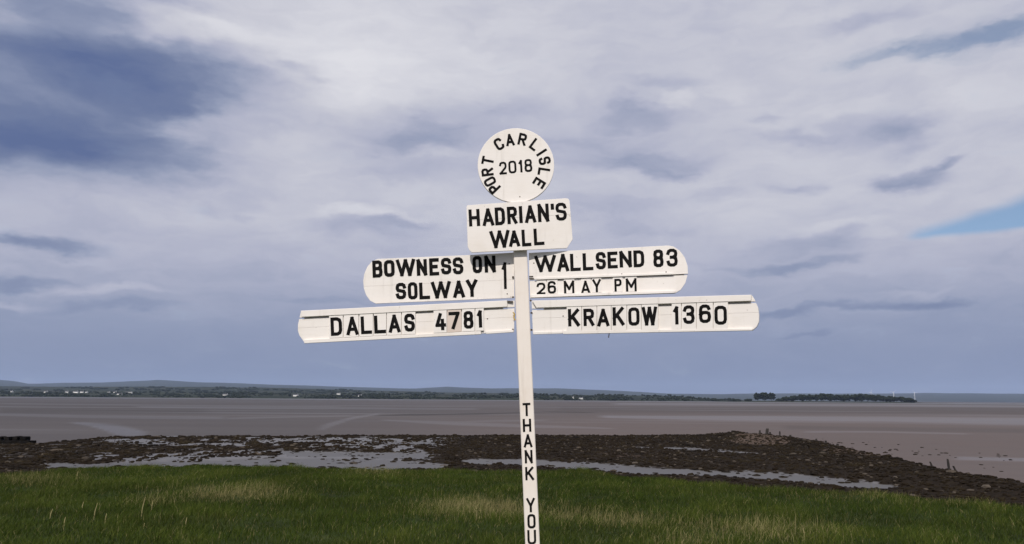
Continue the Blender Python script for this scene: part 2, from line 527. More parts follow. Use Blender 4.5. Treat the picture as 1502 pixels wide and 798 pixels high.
EDGE_TOP = 0.12
edge_px = [(-900, 700), (-300, 690), (0, 686), (100, 681), (240, 677), (330, 676), (420, 679), (500, 683), (700, 684), (860, 683.5), (950, 693), (1100, 708), (1200, 712), (1300, 717), (1400, 725), (1502, 734), (1800, 760), (2400, 815)]
edge_w = [on_ground(x, y, EDGE_TOP) for x, y in edge_px]
ex_ = np.array([q_.x for q_ in edge_w]); ey_ = np.array([q_.y for q_ in edge_w])


def edge_y(x):
    return np.interp(x, ex_, ey_)


def bank_z(x, y):
    t_ = y - edge_y(x)
    z = .10 * (fbm(x * .35, y * .35, 3, 1) - .5) + .04 * (fbm(x * 1.7, y * 1.7, 3, 2) - .5)
    z = z - .012 * np.maximum(0, -t_ - 12) - 3.3 * sstep(t_, -.3, 6.5)
    return z


def fore_masks(x, y):
    P_ = np.stack([x, y, np.full_like(x, FORE_Z)], -1)
    px, py = project(P_)
    inside = np.minimum(np.interp(x, fx_, fy_) - y + 3 * (fbm(x * .12, y * .12, 3, 6) - .5),
                        np.interp(y, cy_, cx_) + 1.0 - x)
    w_ = (fbm(x * .35, y * .35, 4, 9) - .5)
    px2, py2 = px + w_ * 60, py + w_ * 7
    pool = np.maximum.reduce([
        band(px2, py2, [(680, 676), (760, 677), (860, 682), (960, 690), (1060, 694), (1150, 698), (1230, 706), (1318, 714)], [3, 4, 5.5, 5, 3.5, 5, 5.5, 3]),
        band(px2, py2, [(60, 682), (300, 678), (400, 677), (520, 680), (650, 682)], [3, 4, 6, 7, 4]),
        .8 * band(px2, py2, [(930, 656), (1020, 658), (1110, 664)], 1.6),
        .7 * band(px2, py2, [(560, 648), (640, 650)], 3),
        .8 * band(px2, py2, [(410, 664), (640, 668)], [3, 5])])
    streak = fbm(x * .13, y * .22, 5, 12)
    fine = fbm(x * 1.5, y * .42, 4, 14)
    left = 1 - sstep(px2 + (py2 - 650) * 2, 590, 720)
    farleft = 1 - sstep(px2, 90, 210)
    weed = 1 - left * (.95 - .55 * farleft) * sstep(.45 * streak + .55 * fine, .405 + .06 * farleft, .50 + .02 * farleft)
    row = band(px2, py2, [(-300, 662), (150, 655), (400, 657), (560, 660)], 3.2) * .55
    toprow = band(px2, py2, [(-300, 668), (0, 653), (50, 652), (160, 642), (500, 640), (1100, 639)], [2, 2, 2, 1.6, 1.5, 1.5]) * .8
    weed = np.clip(np.maximum(weed, np.maximum(row, toprow)), 0, 1) * (1 - .9 * pool)
    sand = np.maximum.reduce([band(px2, py2, [(1075, 646), (1160, 650)], 5.0), .7 * band(px2, py2, [(1210, 664), (1300, 676)], 3.5),
                              .5 * band(px2, py2, [(880, 666), (950, 670)], 3)])
    return inside, pool, weed, sand, sstep(fbm(x * 1.1, y * .5, 3, 16), .46, .62) * np.maximum(left, pool)


gx = np.arange(-100, 46, .42); gy = np.arange(11, 98, .36)
GX, GY = np.meshgrid(gx, gy)
x, y = GX.ravel(), GY.ravel()
inside, pool, weed, sand, streak = fore_masks(x, y)


def ridge_at(x, y):
    c = np.interp(y, cy_, cx_)
    d = x - (c - .25)
    return np.where(d < 0, np.exp(-(d / 3.2) ** 2), np.exp(-(d / .55) ** 2))


def fore_z(x, y, inside, pool, weed):
    z = FORE_Z + .10 * (fbm(x * .3, y * .3, 4, 21) - .52) + .07 * (fbm(x * 1.4, y * 1.4, 3, 22) - .5) * (.3 + .7 * weed)
    z = z + .035 * weed - .13 * pool
    z = z + (CREST_Z - FORE_Z) * ridge_at(x, y) * sstep(98 - y, 0, 6)
    return MUD_Z - .12 + (z - MUD_Z + .12) * sstep(inside, -.1, 1.3)


z = fore_z(x, y, inside, pool, weed)
me = np_mesh('foreshore', np.stack([x, y, z], -1), grid_faces(len(gy), len(gx)), True)
set_attr(me, 'weed', weed); set_attr(me, 'wet', pool); set_attr(me, 'sand', sand)
link('foreshore', me, FORE, kind='structure')
# pools: level water wherever the foreshore dips below it
low = ((z < POOL_Z + .03) & (inside > 1.6)).reshape(GX.shape)
cell = low[:-1, :-1] | low[1:, :-1] | low[:-1, 1:] | low[1:, 1:]
fcs = grid_faces(len(gy), len(gx))[cell.ravel()]
used, inv = np.unique(fcs, return_inverse=True)
pv = np.stack([x[used], y[used], np.full(len(used), POOL_Z)], -1)
link('pool_water', np_mesh('pool_water', pv, inv.reshape(-1, 4)), WATER, kind='structure')

# turf bank the signpost stands on
bx = np.unique(np.concatenate([-np.geomspace(26, 600, 18), np.arange(-26, 26, .35), np.geomspace(26, 600, 18)]))
by = np.unique(np.concatenate([-np.geomspace(3, 600, 22), np.arange(-3, 30, .33)]))
BX, BY = np.meshgrid(bx, by)
me = np_mesh('turf_bank', np.stack([BX.ravel(), BY.ravel(), bank_z(BX.ravel(), BY.ravel())], -1), grid_faces(len(by), len(bx)), True)
link('turf_bank', me, TURF, kind='structure')

# ------------------------------------------------------------------ signpost
D = 4.1                     # metres from the camera to the post
PW = 0.075                  # post is 75 mm square
FRONT = D - PW / 2


class Board:
    """an upright plane through (x0, y0) turned by yaw; pixels become metres along it (s) and up (z)"""

    def __init__(self, x0, y0, yaw):
        self.o = Vector((x0, y0, 0)); self.a = Vector((math.cos(yaw), math.sin(yaw), 0))
        self.nrm = Vector((self.a.y, -self.a.x, 0))              # towards the camera
        if self.nrm.y > 0:
            self.nrm = -self.nrm

    def st(self, px, py, lift=0.0):
        d = ray(px, py)
        o = self.o + self.nrm * lift
        k = (o - EYE).dot(self.nrm) / d.dot(self.nrm)
        P_ = EYE + d * k
        return (P_ - o).dot(self.a), P_.z

    def w(self, s, z, lift):
        return self.o + self.a * s + self.nrm * lift + Vector((0, 0, z))


root = bpy.data.objects.new('signpost', None)
COL.objects.link(root)
root.location = (0.115, D, 0.0)
root['label'] = 'white painted wooden signpost with four pointing boards, black lettering and a round top'
root['category'] = 'signpost'
ROOT_INV = Matrix.Translation(-root.location)


def prism(name, board, poly, lift0, lift1, mat, parent, bevel=.0012, ink=None, label=None):
    """slab with outline poly (s,z) between two lifts off the board plane"""
    area = sum(poly[i][0] * poly[(i + 1) % len(poly)][1] - poly[(i + 1) % len(poly)][0] * poly[i][1] for i in range(len(poly)))
    if area < 0:
        poly = poly[::-1]
    bm = bmesh.new()
    fr = [bm.verts.new(board.w(s, z_, lift1) - root.location) for s, z_ in poly]
    bk = [bm.verts.new(board.w(s, z_, lift0) - root.location) for s, z_ in poly]
    bm.faces.new(fr); bm.faces.new(bk[::-1])
    n_ = len(poly)
    for i in range(n_):
        bm.faces.new((fr[i], bk[i], bk[(i + 1) % n_], fr[(i + 1) % n_]))
    bmesh.ops.recalc_face_normals(bm, faces=bm.faces)
    if bevel:
        bmesh.ops.bevel(bm, geom=list(bm.edges), offset=bevel, segments=1, affect='EDGES')
    me_ = bpy.data.meshes.new(name)
    bm.to_mesh(me_); bm.free()
    ob = link(name, me_, mat, parent)
    if label:
        ob['label'] = label
    return ob


def clip(poly, f):
    """keep the side of a convex polygon where f(s,z) >= 0"""
    out_ = []
    for i in range(len(poly)):
        a_, b_ = poly[i], poly[(i + 1) % len(poly)]
        fa, fb = f(*a_), f(*b_)
        if fa >= 0:
            out_.append(a_)
        if fa * fb < 0:
            k = fa / (fa - fb)
            out_.append((a_[0] + (b_[0] - a_[0]) * k, a_[1] + (b_[1] - a_[1]) * k))
    return out_


def arc(cx, cy, rx, ry, a0, a1, n_=8):
    return [(cx + rx * math.cos(a0 + (a1 - a0) * i / n_), cy + ry * math.sin(a0 + (a1 - a0) * i / n_)) for i in range(n_ + 1)]


# hand-painted block alphabet: strokes in a unit box
_c = .17
LOOP = [(.30, 0), (.70, 0), (.92, .07), (1, .22), (1, .78), (.92, .93), (.70, 1), (.30, 1), (.08, .93), (0, .78), (0, .22), (.08, .07), (.30, 0)]
SS = [(0, .20), (.08, .06), (.30, 0), (.70, 0), (.92, .08), (1, .22), (1, .34), (.9, .46), (.1, .56), (0, .68), (0, .80), (.08, .93), (.30, 1), (.70, 1), (.92, .93), (1, .80)]
GL = {
    'A': [[(0, 0), (.5, 1), (1, 0)], [(.17, .28), (.83, .28)]],
    'B': [[(0, .0), (0, 1), (.7, 1), (.92, .93), (.96, .78), (.92, .6), (.7, .53), (0, .53)], [(.7, .53), (.95, .45), (1, .27), (.95, .08), (.7, 0), (-.0, 0)]],
    'C': [[(1, .2), (.9, .05), (.68, 0), (.3, 0), (.08, .08), (0, .25), (0, .75), (.08, .92), (.3, 1), (.68, 1), (.9, .95), (1, .8)]],
    'D': [[(0, 0), (0, 1), (.62, 1), (.9, .92), (1, .75), (1, .25), (.9, .08), (.62, 0), (0, 0)]],
    'E': [[(1, 0), (0, 0), (0, 1), (1, 1)], [(0, .52), (.8, .52)]],
    'H': [[(0, 0), (0, 1)], [(1, 0), (1, 1)], [(0, .5), (1, .5)]],
    'I': [[(.5, 0), (.5, 1)]],
    'K': [[(0, 0), (0, 1)], [(.95, 1), (0, .38)], [(.33, .58), (1, 0)]],
    'L': [[(0, 1), (0, 0), (1, 0)]],
    'M': [[(0, 0), (0, 1), (.5, .35), (1, 1), (1, 0)]],
    'N': [[(0, 0), (0, 1), (1, 0), (1, 1)]],
    'O': [LOOP], '0': [LOOP],
    'P': [[(0, 0), (0, 1), (.7, 1), (.94, .92), (1, .76), (.94, .58), (.7, .5), (0, .5)]],
    'R': [[(0, 0), (0, 1), (.7, 1), (.94, .92), (1, .76), (.94, .58), (.7, .5), (0, .5)], [(.5, .5), (1, 0)]],
    'S': [SS],
    'T': [[(0, 1), (1, 1)], [(.5, 1), (.5, 0)]],
    'U': [[(0, 1), (0, .22), (.08, .07), (.3, 0), (.7, 0), (.92, .07), (1, .22), (1, 1)]],
    'W': [[(0, 1), (.25, 0), (.5, 1), (.75, 0), (1, 1)]],
    'Y': [[(0, 1), (.5, .45), (1, 1)], [(.5, .45), (.5, 0)]],
    "'": [[(.7, 1), (.6, .5), (.2, 0)]],
    '1': [[(0, .80), (.85, 1), (.85, 0)]],
    '2': [[(0, .78), (.08, .93), (.3, 1), (.7, 1), (.92, .93), (1, .78), (1, .64), (.9, .5), (0, 0), (1, 0)]],
    '3': [[(0, .8), (.1, .94), (.32, 1), (.68, 1), (.92, .92), (.98, .78), (.92, .62), (.68, .53), (.4, .53)], [(.68, .53), (.94, .44), (1, .26), (.93, .08), (.7, 0), (.3, 0), (.08, .06), (0, .2)]],
    '4': [[(.45, 1), (0, .26), (1, .26)], [(.72, .6), (.72, 0)]],
    '6': [[(.95, .84), (.86, .95), (.65, 1), (.32, 1), (.08, .92), (0, .75), (0, .22), (.08, .07), (.3, 0), (.7, 0), (.93, .08), (1, .25), (1, .36), (.93, .52), (.7, .58), (.3, .58), (0, .44)]],
    '7': [[(0, 1), (1, 1), (.35, 0)]],
    '8': [[(.32, .53), (.08, .61), (.03, .77), (.1, .94), (.32, 1), (.68, 1), (.9, .94), (.97, .77), (.92, .61), (.68, .53), (.32, .53)],
          [(.32, .53), (.06, .44), (0, .26), (.07, .07), (.3, 0), (.7, 0), (.93, .07), (1, .26), (.94, .44), (.68, .53)]],
}


def glyph(ch, place, wdt, board, lift, parent, thick=.0009):
    """strokes of one letter; place(u,v) gives (s,z) of the stroke centre line"""
    bm = bmesh.new()
    runs = []
    for ln in GL[ch]:
        pts = [Vector(place(u, v)) for u, v in ln]
        cur = [pts[0]]
        for i in range(1, len(pts)):
            cur.append(pts[i])
            if i < len(pts) - 1 and (pts[i] - pts[i - 1]).normalized().dot((pts[i + 1] - pts[i]).normalized()) < .5:
                runs.append(cur); cur = [pts[i]]
        runs.append(cur)
    for ln_i, pts in enumerate(runs):
        closed = (pts[0] - pts[-1]).length < 1e-6
        if closed:
            pts = pts[:-1]
        n_ = len(pts); hw = wdt / 2 * random.uniform(1.0, 1.07)
        L, Rr = [], []
        for i, P_ in enumerate(pts):
            d0 = (P_ - pts[i - 1]).normalized() if (i or closed) else None
            d1 = (pts[(i + 1) % n_] - P_).normalized() if (i < n_ - 1 or closed) else None
            if d0 is None: d0 = d1
            if d1 is None: d1 = d0
            n0 = Vector((-d0.y, d0.x)); n1_ = Vector((-d1.y, d1.x))
            mm = (n0 + n1_)
            mm = mm.normalized() if mm.length > 1e-4 else n0
            k = min(1 / max(mm.dot(n0), .35), 1.9)
            ext = Vector((0, 0))
            if not closed and i == 0: ext = -d1 * hw * (.85 if n_ == 2 else .95)
            if not closed and i == n_ - 1: ext = d0 * hw * (.85 if n_ == 2 else .95)
            L.append(P_ + ext + mm * hw * k); Rr.append(P_ + ext - mm * hw * k)
        lf = lift + thick * (1 + .12 * ln_i)
        top = [(bm.verts.new(board.w(a_.x, a_.y, lf) - root.location), bm.verts.new(board.w(b_.x, b_.y, lf) - root.location)) for a_, b_ in zip(L, Rr)]
        bot = [(bm.verts.new(board.w(a_.x, a_.y, lift - .0006) - root.location), bm.verts.new(board.w(b_.x, b_.y, lift - .0006) - root.location)) for a_, b_ in zip(L, Rr)]
        rng_i = range(n_ if closed else n_ - 1)
        for i in rng_i:
            j = (i + 1) % n_
            bm.faces.new((top[i][0], top[j][0], top[j][1], top[i][1]))
            bm.faces.new((top[i][0], bot[i][0], bot[j][0], top[j][0]))
            bm.faces.new((top[i][1], top[j][1], bot[j][1], bot[i][1]))
        if not closed:
            for i in (0, n_ - 1):
                bm.faces.new((top[i][0], top[i][1], bot[i][1], bot[i][0]))
    bmesh.ops.recalc_face_normals(bm, faces=bm.faces)
    me_ = bpy.data.meshes.new('letter')
    bm.to_mesh(me_); bm.free()
    return link('numeral' if ch.isdigit() else 'letter', me_, INK, parent)


def px_letter(ch, box, slope, wpx, board, lift, parent):
    x0, y0, x1, y1 = box
    xc, yc = (x0 + x1) / 2, (y0 + y1) / 2
    k = (board.st(xc + 1, yc, lift)[0] - board.st(xc, yc, lift)[0])
    kz = board.st(xc, yc - 1, lift)[1] - board.st(xc, yc, lift)[1]
    i_ = wpx / 2
    if ch in 'I':
        x0, x1 = x0 - 1, x1 + 1

    def place(u, v):
        X = x0 + i_ + u * (x1 - x0 - wpx); Y = y1 - i_ - v * (y1 - y0 - wpx)
        X2 = X - slope * (Y - yc) * .8; Y2 = Y + slope * (X - xc)
        return board.st(X2, Y2, lift)
    return glyph(ch, place, wpx * (k * .5 + kz * .5), board, lift, parent)


def zoom(off, sc):
    return lambda *v: tuple(off[i % 2] + q_ / sc for i, q_ in enumerate(v))


# post
pb = Board(0, FRONT, 0)
post_mid = [(763.6, 380.0), (781.2, 798.0)]
slope_p = (post_mid[1][0] - post_mid[0][0]) / (post_mid[1][1] - post_mid[0][1])


def post_s(py):
    s, z_ = pb.st(post_mid[0][0] + slope_p * (py - post_mid[0][1]), py)
    return s, z_


sa, za = post_s(225); sb, zb = post_s(790)
ks = (sb - sa) / (zb - za)
hw_ = PW / 2 * .96
zt, zbm = za, -.45
pc = lambda z_: sa + ks * (z_ - za)
post = prism('post', pb, [(pc(zbm) - hw_, zbm), (pc(zbm) + hw_, zbm), (pc(zt) + hw_, zt), (pc(zt) - hw_, zt)], -PW, 0.0, PAINT_POST, root, .004)
z4 = zoom((700, 480), 2.5125)
for ch, b_ in zip('THANKYOU', [(167, 279, 197, 328), (168, 337, 199, 386), (171, 394, 203, 443), (175, 452, 204, 502), (177, 514, 209, 564), (181, 629, 213, 682), (185, 689, 215, 741), (185, 747, 217, 800)]):
    px_letter(ch, z4(*b_), -.04, 3.2, pb, 0.0, post)

# round plate
z1 = zoom((660, 170), 3.8)
db = Board(0, FRONT, 0)
cxp, cyp = 756.8, 242.6
pts = []
for i in range(64):
    a_ = 2 * math.pi * i / 64
    pts.append((cxp + 56.2 * math.cos(a_), cyp + 54.6 * math.sin(a_)))
poly = [db.st(*q_, .018) for q_ in pts]
c0, c1 = db.st(722, 302, .018), db.st(795, 297, .018)
poly = clip(poly, lambda s, z_: z_ - (c0[1] + (c1[1] - c0[1]) * (s - c0[0]) / (c1[0] - c0[0])))
disc = prism('round_plate', db, poly, .001, .018, PAINT, root, .0015)
ring = [('P', (247, 402)), ('O', (223, 366)), ('R', (209, 313)), ('T', (211, 250)), ('C', (273, 157)), ('A', (334, 134)), ('R', (404, 131)), ('L', (474, 160)), ('I', (511, 204)), ('S', (528, 250)), ('L', (524, 312)), ('E', (497, 374))]
angs = [226, 241, 263, 281, 328, 352, 12, 37, 57, 76, 99, 122]
wds = [40, 42, 42, 46, 44, 46, 44, 40, 14, 40, 40, 42]
for (ch, c_), an, wd in zip(ring, angs, wds):
    X0, Y0 = z1(*c_)
    an = math.radians(an); ud = (math.sin(an), -math.cos(an)); rd = (math.cos(an), math.sin(an))
    hh, ww = 66 / 3.8 - 3.0, max(wd / 3.8 - 3.0, .6)

    def place(u, v, X0=X0, Y0=Y0, ud=ud, rd=rd, hh=hh, ww=ww):
        return db.st(X0 + rd[0] * (u - .5) * ww + ud[0] * (v - .5) * hh, Y0 + rd[1] * (u - .5) * ww + ud[1] * (v - .5) * hh, .018)
    glyph(ch, place, 3.5 * D / F, db, .018, disc)
for ch, b_ in zip('2018', [(275, 256, 316, 326), (326, 250, 370, 320), (383, 246, 404, 316), (415, 241, 458, 312)]):
    px_letter(ch, z1(*b_), -.075, 2.9, db, .018, disc)

# name board
LN = .030
nb_out = [z1(*q_) for q_ in [(92, 508), (98, 498), (645, 459), (660, 462), (667, 475), (684, 688), (652, 737), (122, 761), (108, 748), (99, 728)]]
nb_poly = [db.st(*q_, LN) for q_ in nb_out]
nb = prism('name_board', db, [db.st(*q_, .016) for q_ in [(712, 312), (808, 306), (812, 350), (716, 356)]], .0005, .0195, PAINT, root, .001)
for seam, up_ in (((0.333), True), ((0.333), False)):
    A_, B_ = db.st(*z1(92, 585), LN), db.st(*z1(675, 548), LN)
    line = lambda s, z_: z_ - (A_[1] + (B_[1] - A_[1]) * (s - A_[0]) / (B_[0] - A_[0]))
    pl = clip(nb_poly, (lambda s, z_: line(s, z_) - .0003) if up_ else (lambda s, z_: -line(s, z_) - .0003))
    prism('plank', db, pl, .0200, LN + (.0003 if up_ else 0), PAINT, nb, .0007)
for ch, b_ in zip("HADRIAN'S", [(105, 519, 166, 616), (181, 515, 245, 613), (251, 510, 306, 608), (319, 506, 374, 603), (386, 502, 403, 598), (417, 498, 479, 596), (490, 489, 551, 591), (562, 489, 579, 523), (589, 484, 650, 583)]):
    px_letter(ch, z1(*b_), -.065, 4.65, db, LN + .0003, nb)
for ch, b_ in zip('WALL', [(222, 638, 333, 736), (328, 638, 389, 729), (400, 632, 453, 726), (467, 626, 526, 720)]):
    px_letter(ch, z1(*b_), -.065, 4.65, db, LN + .0003, nb)

FACE = .010        # half the thickness of a finger board


def finger(board, outline, seams, parent_label, proud=None):
    """back batten carrying planks split along the seam lines (pixel pairs)"""
    poly = [board.st(*q_, FACE) for q_ in outline]
    cs = sum(p_[0] for p_ in poly) / len(poly); cz = sum(p_[1] for p_ in poly) / len(poly)
    inner = [(cs + (s - cs) * .93, cz + (z_ - cz) * .8) for s, z_ in poly]
    fb = prism('finger_board', board, inner, -FACE, -FACE + .0065, PAINT, root, .0008, label=parent_label)
    lines, gaps = [], []
    for a_, b_, *gw in seams:
        A_, B_ = board.st(*a_, FACE), board.st(*b_, FACE)
        gaps.append(gw[0] / 2 if gw else .0003)
        lines.append(lambda s, z_, A_=A_, B_=B_: z_ - (A_[1] + (B_[1] - A_[1]) * (s - A_[0]) / (B_[0] - A_[0])))
    rest = poly
    pieces = []
    for ln, gp in zip(lines, gaps):
        pieces.append(clip(rest, lambda s, z_: ln(s, z_) - gp))
        rest = clip(rest, lambda s, z_: -ln(s, z_) - gp)
    pieces.append(rest)
    for i, pl in enumerate(pieces):
        prism('plank', board, pl, -FACE + .0066, FACE + (proud[i] if proud else random.uniform(-.0004, .0004)), PAINT, fb, .0006)
    return fb


def rail(board, quad, lift0, lift1, parent, name='rail'):
    return prism(name, board, [board.st(*q_, lift1) for q_ in quad], lift0, lift1, PAINT, parent, .0015)


x0p, _ = pb.st(766, 430)


# BOWNESS ON SOLWAY
z2 = zoom((425, 360), 4.3536)
bo = Board(x0p, D, math.radians(180 - 182) )
out_b = [z2(*q_) for q_ in [(1432, 45), (1150, 61), (560, 86), (525, 102), (496, 135), (476, 180), (469, 225), (473, 275), (488, 318), (512, 352), (548, 371), (1390, 336), (1434, 334)]]
b1 = finger(bo, out_b, [(z2(470, 262), z2(1434, 218))], 'rounded board pointing left to Bowness on Solway')
LB = FACE + .0005
for ch, b_ in zip('BOWNESSON', [(528, 96, 592, 204), (602, 94, 669, 199), (679, 87, 801, 196), (811, 87, 876, 193), (891, 82, 954, 191), (966, 79, 1031, 184), (1041, 76, 1108, 183), (1167, 68, 1228, 176), (1244, 64, 1314, 173)]):
    px_letter(ch, z2(*b_), -.045, 4.85, bo, LB, b1)
for ch, b_ in zip('SOLWAY', [(677, 239, 743, 343), (754, 235, 816, 344), (827, 235, 896, 343), (903, 229, 1029, 338), (1043, 224, 1117, 334), (1127, 217, 1199, 329)]):
    px_letter(ch, z2(*b_), -.045, 4.85, bo, LB, b1)
px_letter('1', z2(1355, 107, 1386, 279), -.03, 3.9, bo, LB, b1)


def tiles(board, specs, zf, slope, wpx, top, bottom, lift, parent_root, thin=.004, beige=()):
    """letter tiles that slide in under the rail: part of the signpost, letter a sub-part"""
    for i, (ch, xa, xb, box) in enumerate(specs):
        q_ = [zf(xa + 1, top(xa)), zf(xb - 1, top(xb)), zf(xb - 1, bottom(xb)), zf(xa + 1, bottom(xa))]
        lf = lift + random.uniform(-.0006, .0006)
        tl = prism('letter_tile', board, [board.st(*k, lf) for k in q_], FACE + .0008, lf, PAINT_BEIGE if i in beige else PAINT_TILE, parent_root, .0006)
        if i in beige:
            tl['label'] = 'beige tile with the numeral 7'
        px_letter(ch, zf(*box), slope, wpx, board, lf, tl)


# DALLAS 4781
da = Board(x0p, D, math.radians(-1.0))
out_d = [z2(*q_) for q_ in [(1436, 352), (72, 420), (60, 470), (52, 505), (52, 545), (62, 575), (92, 618), (1433, 552)]]
d1 = finger(da, out_d, [(z2(75, 465), z2(1390, 400), .0075), (z2(50, 528), z2(1436, 458))], 'long board pointing left to Dallas with letter tiles')
RT, TL = FACE + .0120, FACE + .0090
rail(da, [z2(70, 417), z2(1388, 351), z2(1390, 392), z2(75, 457)], FACE + .001, RT, d1)
rail(da, [z2(90, 602), z2(1220, 547), z2(1222, 568), z2(92, 626)], FACE + .001, FACE + .010, d1)
rail(da, [z2(1250, 548), z2(1428, 538), z2(1430, 555), z2(1254, 566)], FACE + .001, FACE + .008, d1)
dt = lambda x_: 456 - (x_ - 75) * .0494
dbm = lambda x_: 600 - (x_ - 90) * .0487
tiles(da, [('D', 250, 340, (261, 459, 334, 576)), ('A', 343, 440, (361, 454, 438, 573)), ('L', 443, 532, (454, 451, 525, 565)), ('L', 535, 617, (539, 446, 614, 561)), ('A', 619, 712, (631, 441, 706, 557)), ('S', 715, 803, (732, 436, 798, 549)),
           ('4', 917, 1003, (930, 431, 999, 543)), ('7', 1005, 1096, (1014, 424, 1086, 536)), ('8', 1099, 1182, (1109, 419, 1173, 531)), ('1', 1184, 1240, (1197, 414, 1229, 526))],
      z2, -.05, 4.85, dt, dbm, TL, root, beige=(7,))

# WALLSEND 83
z3 = zoom((740, 350), 3.851)
wa = Board(x0p, D, math.radians(-9.0))
out_w = [z3(*q_) for q_ in [(138, 82), (395, 68), (925, 40), (955, 46), (990, 70), (1018, 108), (1034, 155), (1036, 200), (1022, 250), (995, 290), (962, 309), (144, 336)]]
w1 = finger(wa, out_w, [(z3(138, 236), z3(1036, 203), .0055)], 'rounded board pointing right to Wallsend with a date slot below', proud=(.006, 0))
LW = FACE + .006
for ch, b_ in zip('WALLSEND83', [(170, 94, 291, 189), (298, 86, 364, 186), (371, 84, 431, 183), (442, 81, 502, 179), (516, 76, 572, 173), (582, 74, 640, 168), (650, 69, 718, 163), (729, 66, 789, 161), (840, 62, 898, 161), (915, 57, 978, 158)]):
    px_letter(ch, z3(*b_), -.045, 4.75, wa, LW, w1)
rail(wa, [z3(168, 219), z3(955, 190), z3(956, 203), z3(170, 233)], LW + .0005, LW + .005, w1)
rail(wa, [z3(146, 316), z3(965, 292), z3(962, 308), z3(146, 334)], FACE + .001, FACE + .009, w1)
wt = lambda x_: 232 - (x_ - 170) * .038
wb = lambda x_: 315 - (x_ - 146) * .030
tiles(wa, [('2', 180, 237, (182, 249, 231, 316)), ('6', 239, 300, (244, 240, 291, 310)), ('M', 333, 396, (336, 237, 394, 313)), ('A', 430, 488, (432, 237, 484, 313)), ('Y', 492, 548, (497, 229, 545, 304)), ('P', 610, 668, (621, 227, 662, 299)), ('M', 680, 748, (686, 224, 746, 301))],
      z3, -.04, 3.1, wt, wb, FACE + .0045, root)

# KRAKOW 1360
ka = Board(x0p, D, math.radians(-27.0))
out_k = [z3(*q_) for q_ in [(153, 352), (1398, 322), (1412, 345), (1432, 392), (1438, 430), (1437, 470), (1424, 498), (1400, 519), (160, 536)]]
k1 = finger(ka, out_k, [(z3(180, 399), z3(1392, 360), .0075), (z3(153, 450), z3(1438, 418))], 'long board pointing right to Krakow with letter tiles')
rail(ka, [z3(154, 350), z3(1396, 317), z3(1392, 352), z3(180, 391)], FACE + .001, RT, k1)
rail(ka, [z3(330, 521), z3(1402, 506), z3(1400, 520), z3(330, 540)], FACE + .001, FACE + .010, k1)
rail(ka, [z3(162, 525), z3(325, 522), z3(326, 537), z3(162, 542)], FACE + .001, FACE + .007, k1)
kt = lambda x_: 391 - (x_ - 180) * .0322
kb = lambda x_: 522 - (x_ - 330) * .0140
tiles(ka, [('K', 350, 435, (359, 396, 425, 496)), ('R', 436, 521, (446, 396, 507, 494)), ('A', 522, 602, (524, 396, 592, 496)), ('K', 603, 690, (611, 386, 677, 491)), ('O', 691, 772, (699, 389, 763, 491)), ('W', 773, 868, (776, 384, 863, 491)),
           ('1', 943, 998, (954, 382, 984, 486)), ('3', 1000, 1083, (1009, 377, 1074, 481)), ('6', 1084, 1178, (1099, 372, 1166, 476)), ('0', 1180, 1263, (1186, 379, 1256, 486))],
      z3, -.03, 4.75, kt, kb, TL, root)

# fixings: bolts beside the post, a latch, nails and a loop of cord
def rod(name, A_, B_, r, mat, parent, n_=8, r2=None):
    A_, B_ = Vector(A_), Vector(B_)
    d = (B_ - A_).normalized(); a_ = d.orthogonal().normalized(); b_ = d.cross(a_)
    vs, fs = [], []
    for P_, q_ in ((A_, r), (B_, r if r2 is None else r2)):
        for i in range(n_):
            an = 2 * math.pi * i / n_
            vs.append(P_ + (a_ * math.cos(an) + b_ * math.sin(an)) * q_)
    for i in range(n_):
        fs.append((i, (i + 1) % n_, n_ + (i + 1) % n_, n_ + i))
    fs += [tuple(range(n_))[::-1], tuple(range(n_, 2 * n_))]
    me_ = bpy.data.meshes.new(name); me_.from_pydata([tuple(v) for v in vs], [], fs); me_.update()
    return link(name, me_, mat, parent)


def rel(board, px, py, lift):
    return board.w(*board.st(px, py, lift), lift) - root.location


for (bd, px, py) in [(bo, 752.5, 406.5), (bo, 752.5, 436), (wa, 778.5, 441), (ka, 780, 459), (ka, 780, 484), (da, 752.3, 483.5)]:
    A_ = rel(bd, px, py, FACE + .0012)
    rod('bolt', A_, A_ + bd.nrm * .006, .0055, METAL, root, 6)
for yy, x2 in ((405.5, 782), (408.5, 783)):
    rod('staple', rel(wa, 776, yy, FACE + .009), rel(wa, x2, yy - .3, FACE + .009), .0022, METAL, root, 6)
for (bd, px, py, lf) in [(db, 762.5, 288.5, .0185), (bo, 747, 387, LB), (bo, 744, 431, LB), (wa, 977, 399, LW), (wa, 912, 402, LW), (da, 715, 467.5, LB), (wa, 783, 386, LW), (ka, 826, 463.5, LB)]:
    A_ = rel(bd, px, py, lf)
    rod('nail', A_, A_ + bd.nrm * .0012, .0032, METAL, root, 8)
for (px, py, qx, qy) in [(752.5, 458, 755, 461), (755, 461, 753.5, 466), (753.5, 466, 756, 470)]:
    rod('cord', rel(da, px, py, FACE + .014), rel(da, qx, qy, FACE + .014), .0035, CORD, root, 6)
prism('latch', bo, [bo.st(*q_, FACE + .012) for q_ in [(743, 441), (752.5, 441.5), (752, 443.4), (745, 442.6)]], FACE + .002, FACE + .012, METAL, root, 0)
rod('hook', rel(ka, 893.8, 487.5, .004), rel(ka, 892.6, 495.5, .004), .0022, METAL, root, 6)

ORD = 'first second third fourth fifth sixth seventh eighth ninth tenth eleventh twelfth thirteenth fourteenth fifteenth sixteenth seventeenth eighteenth nineteenth twentieth'.split()

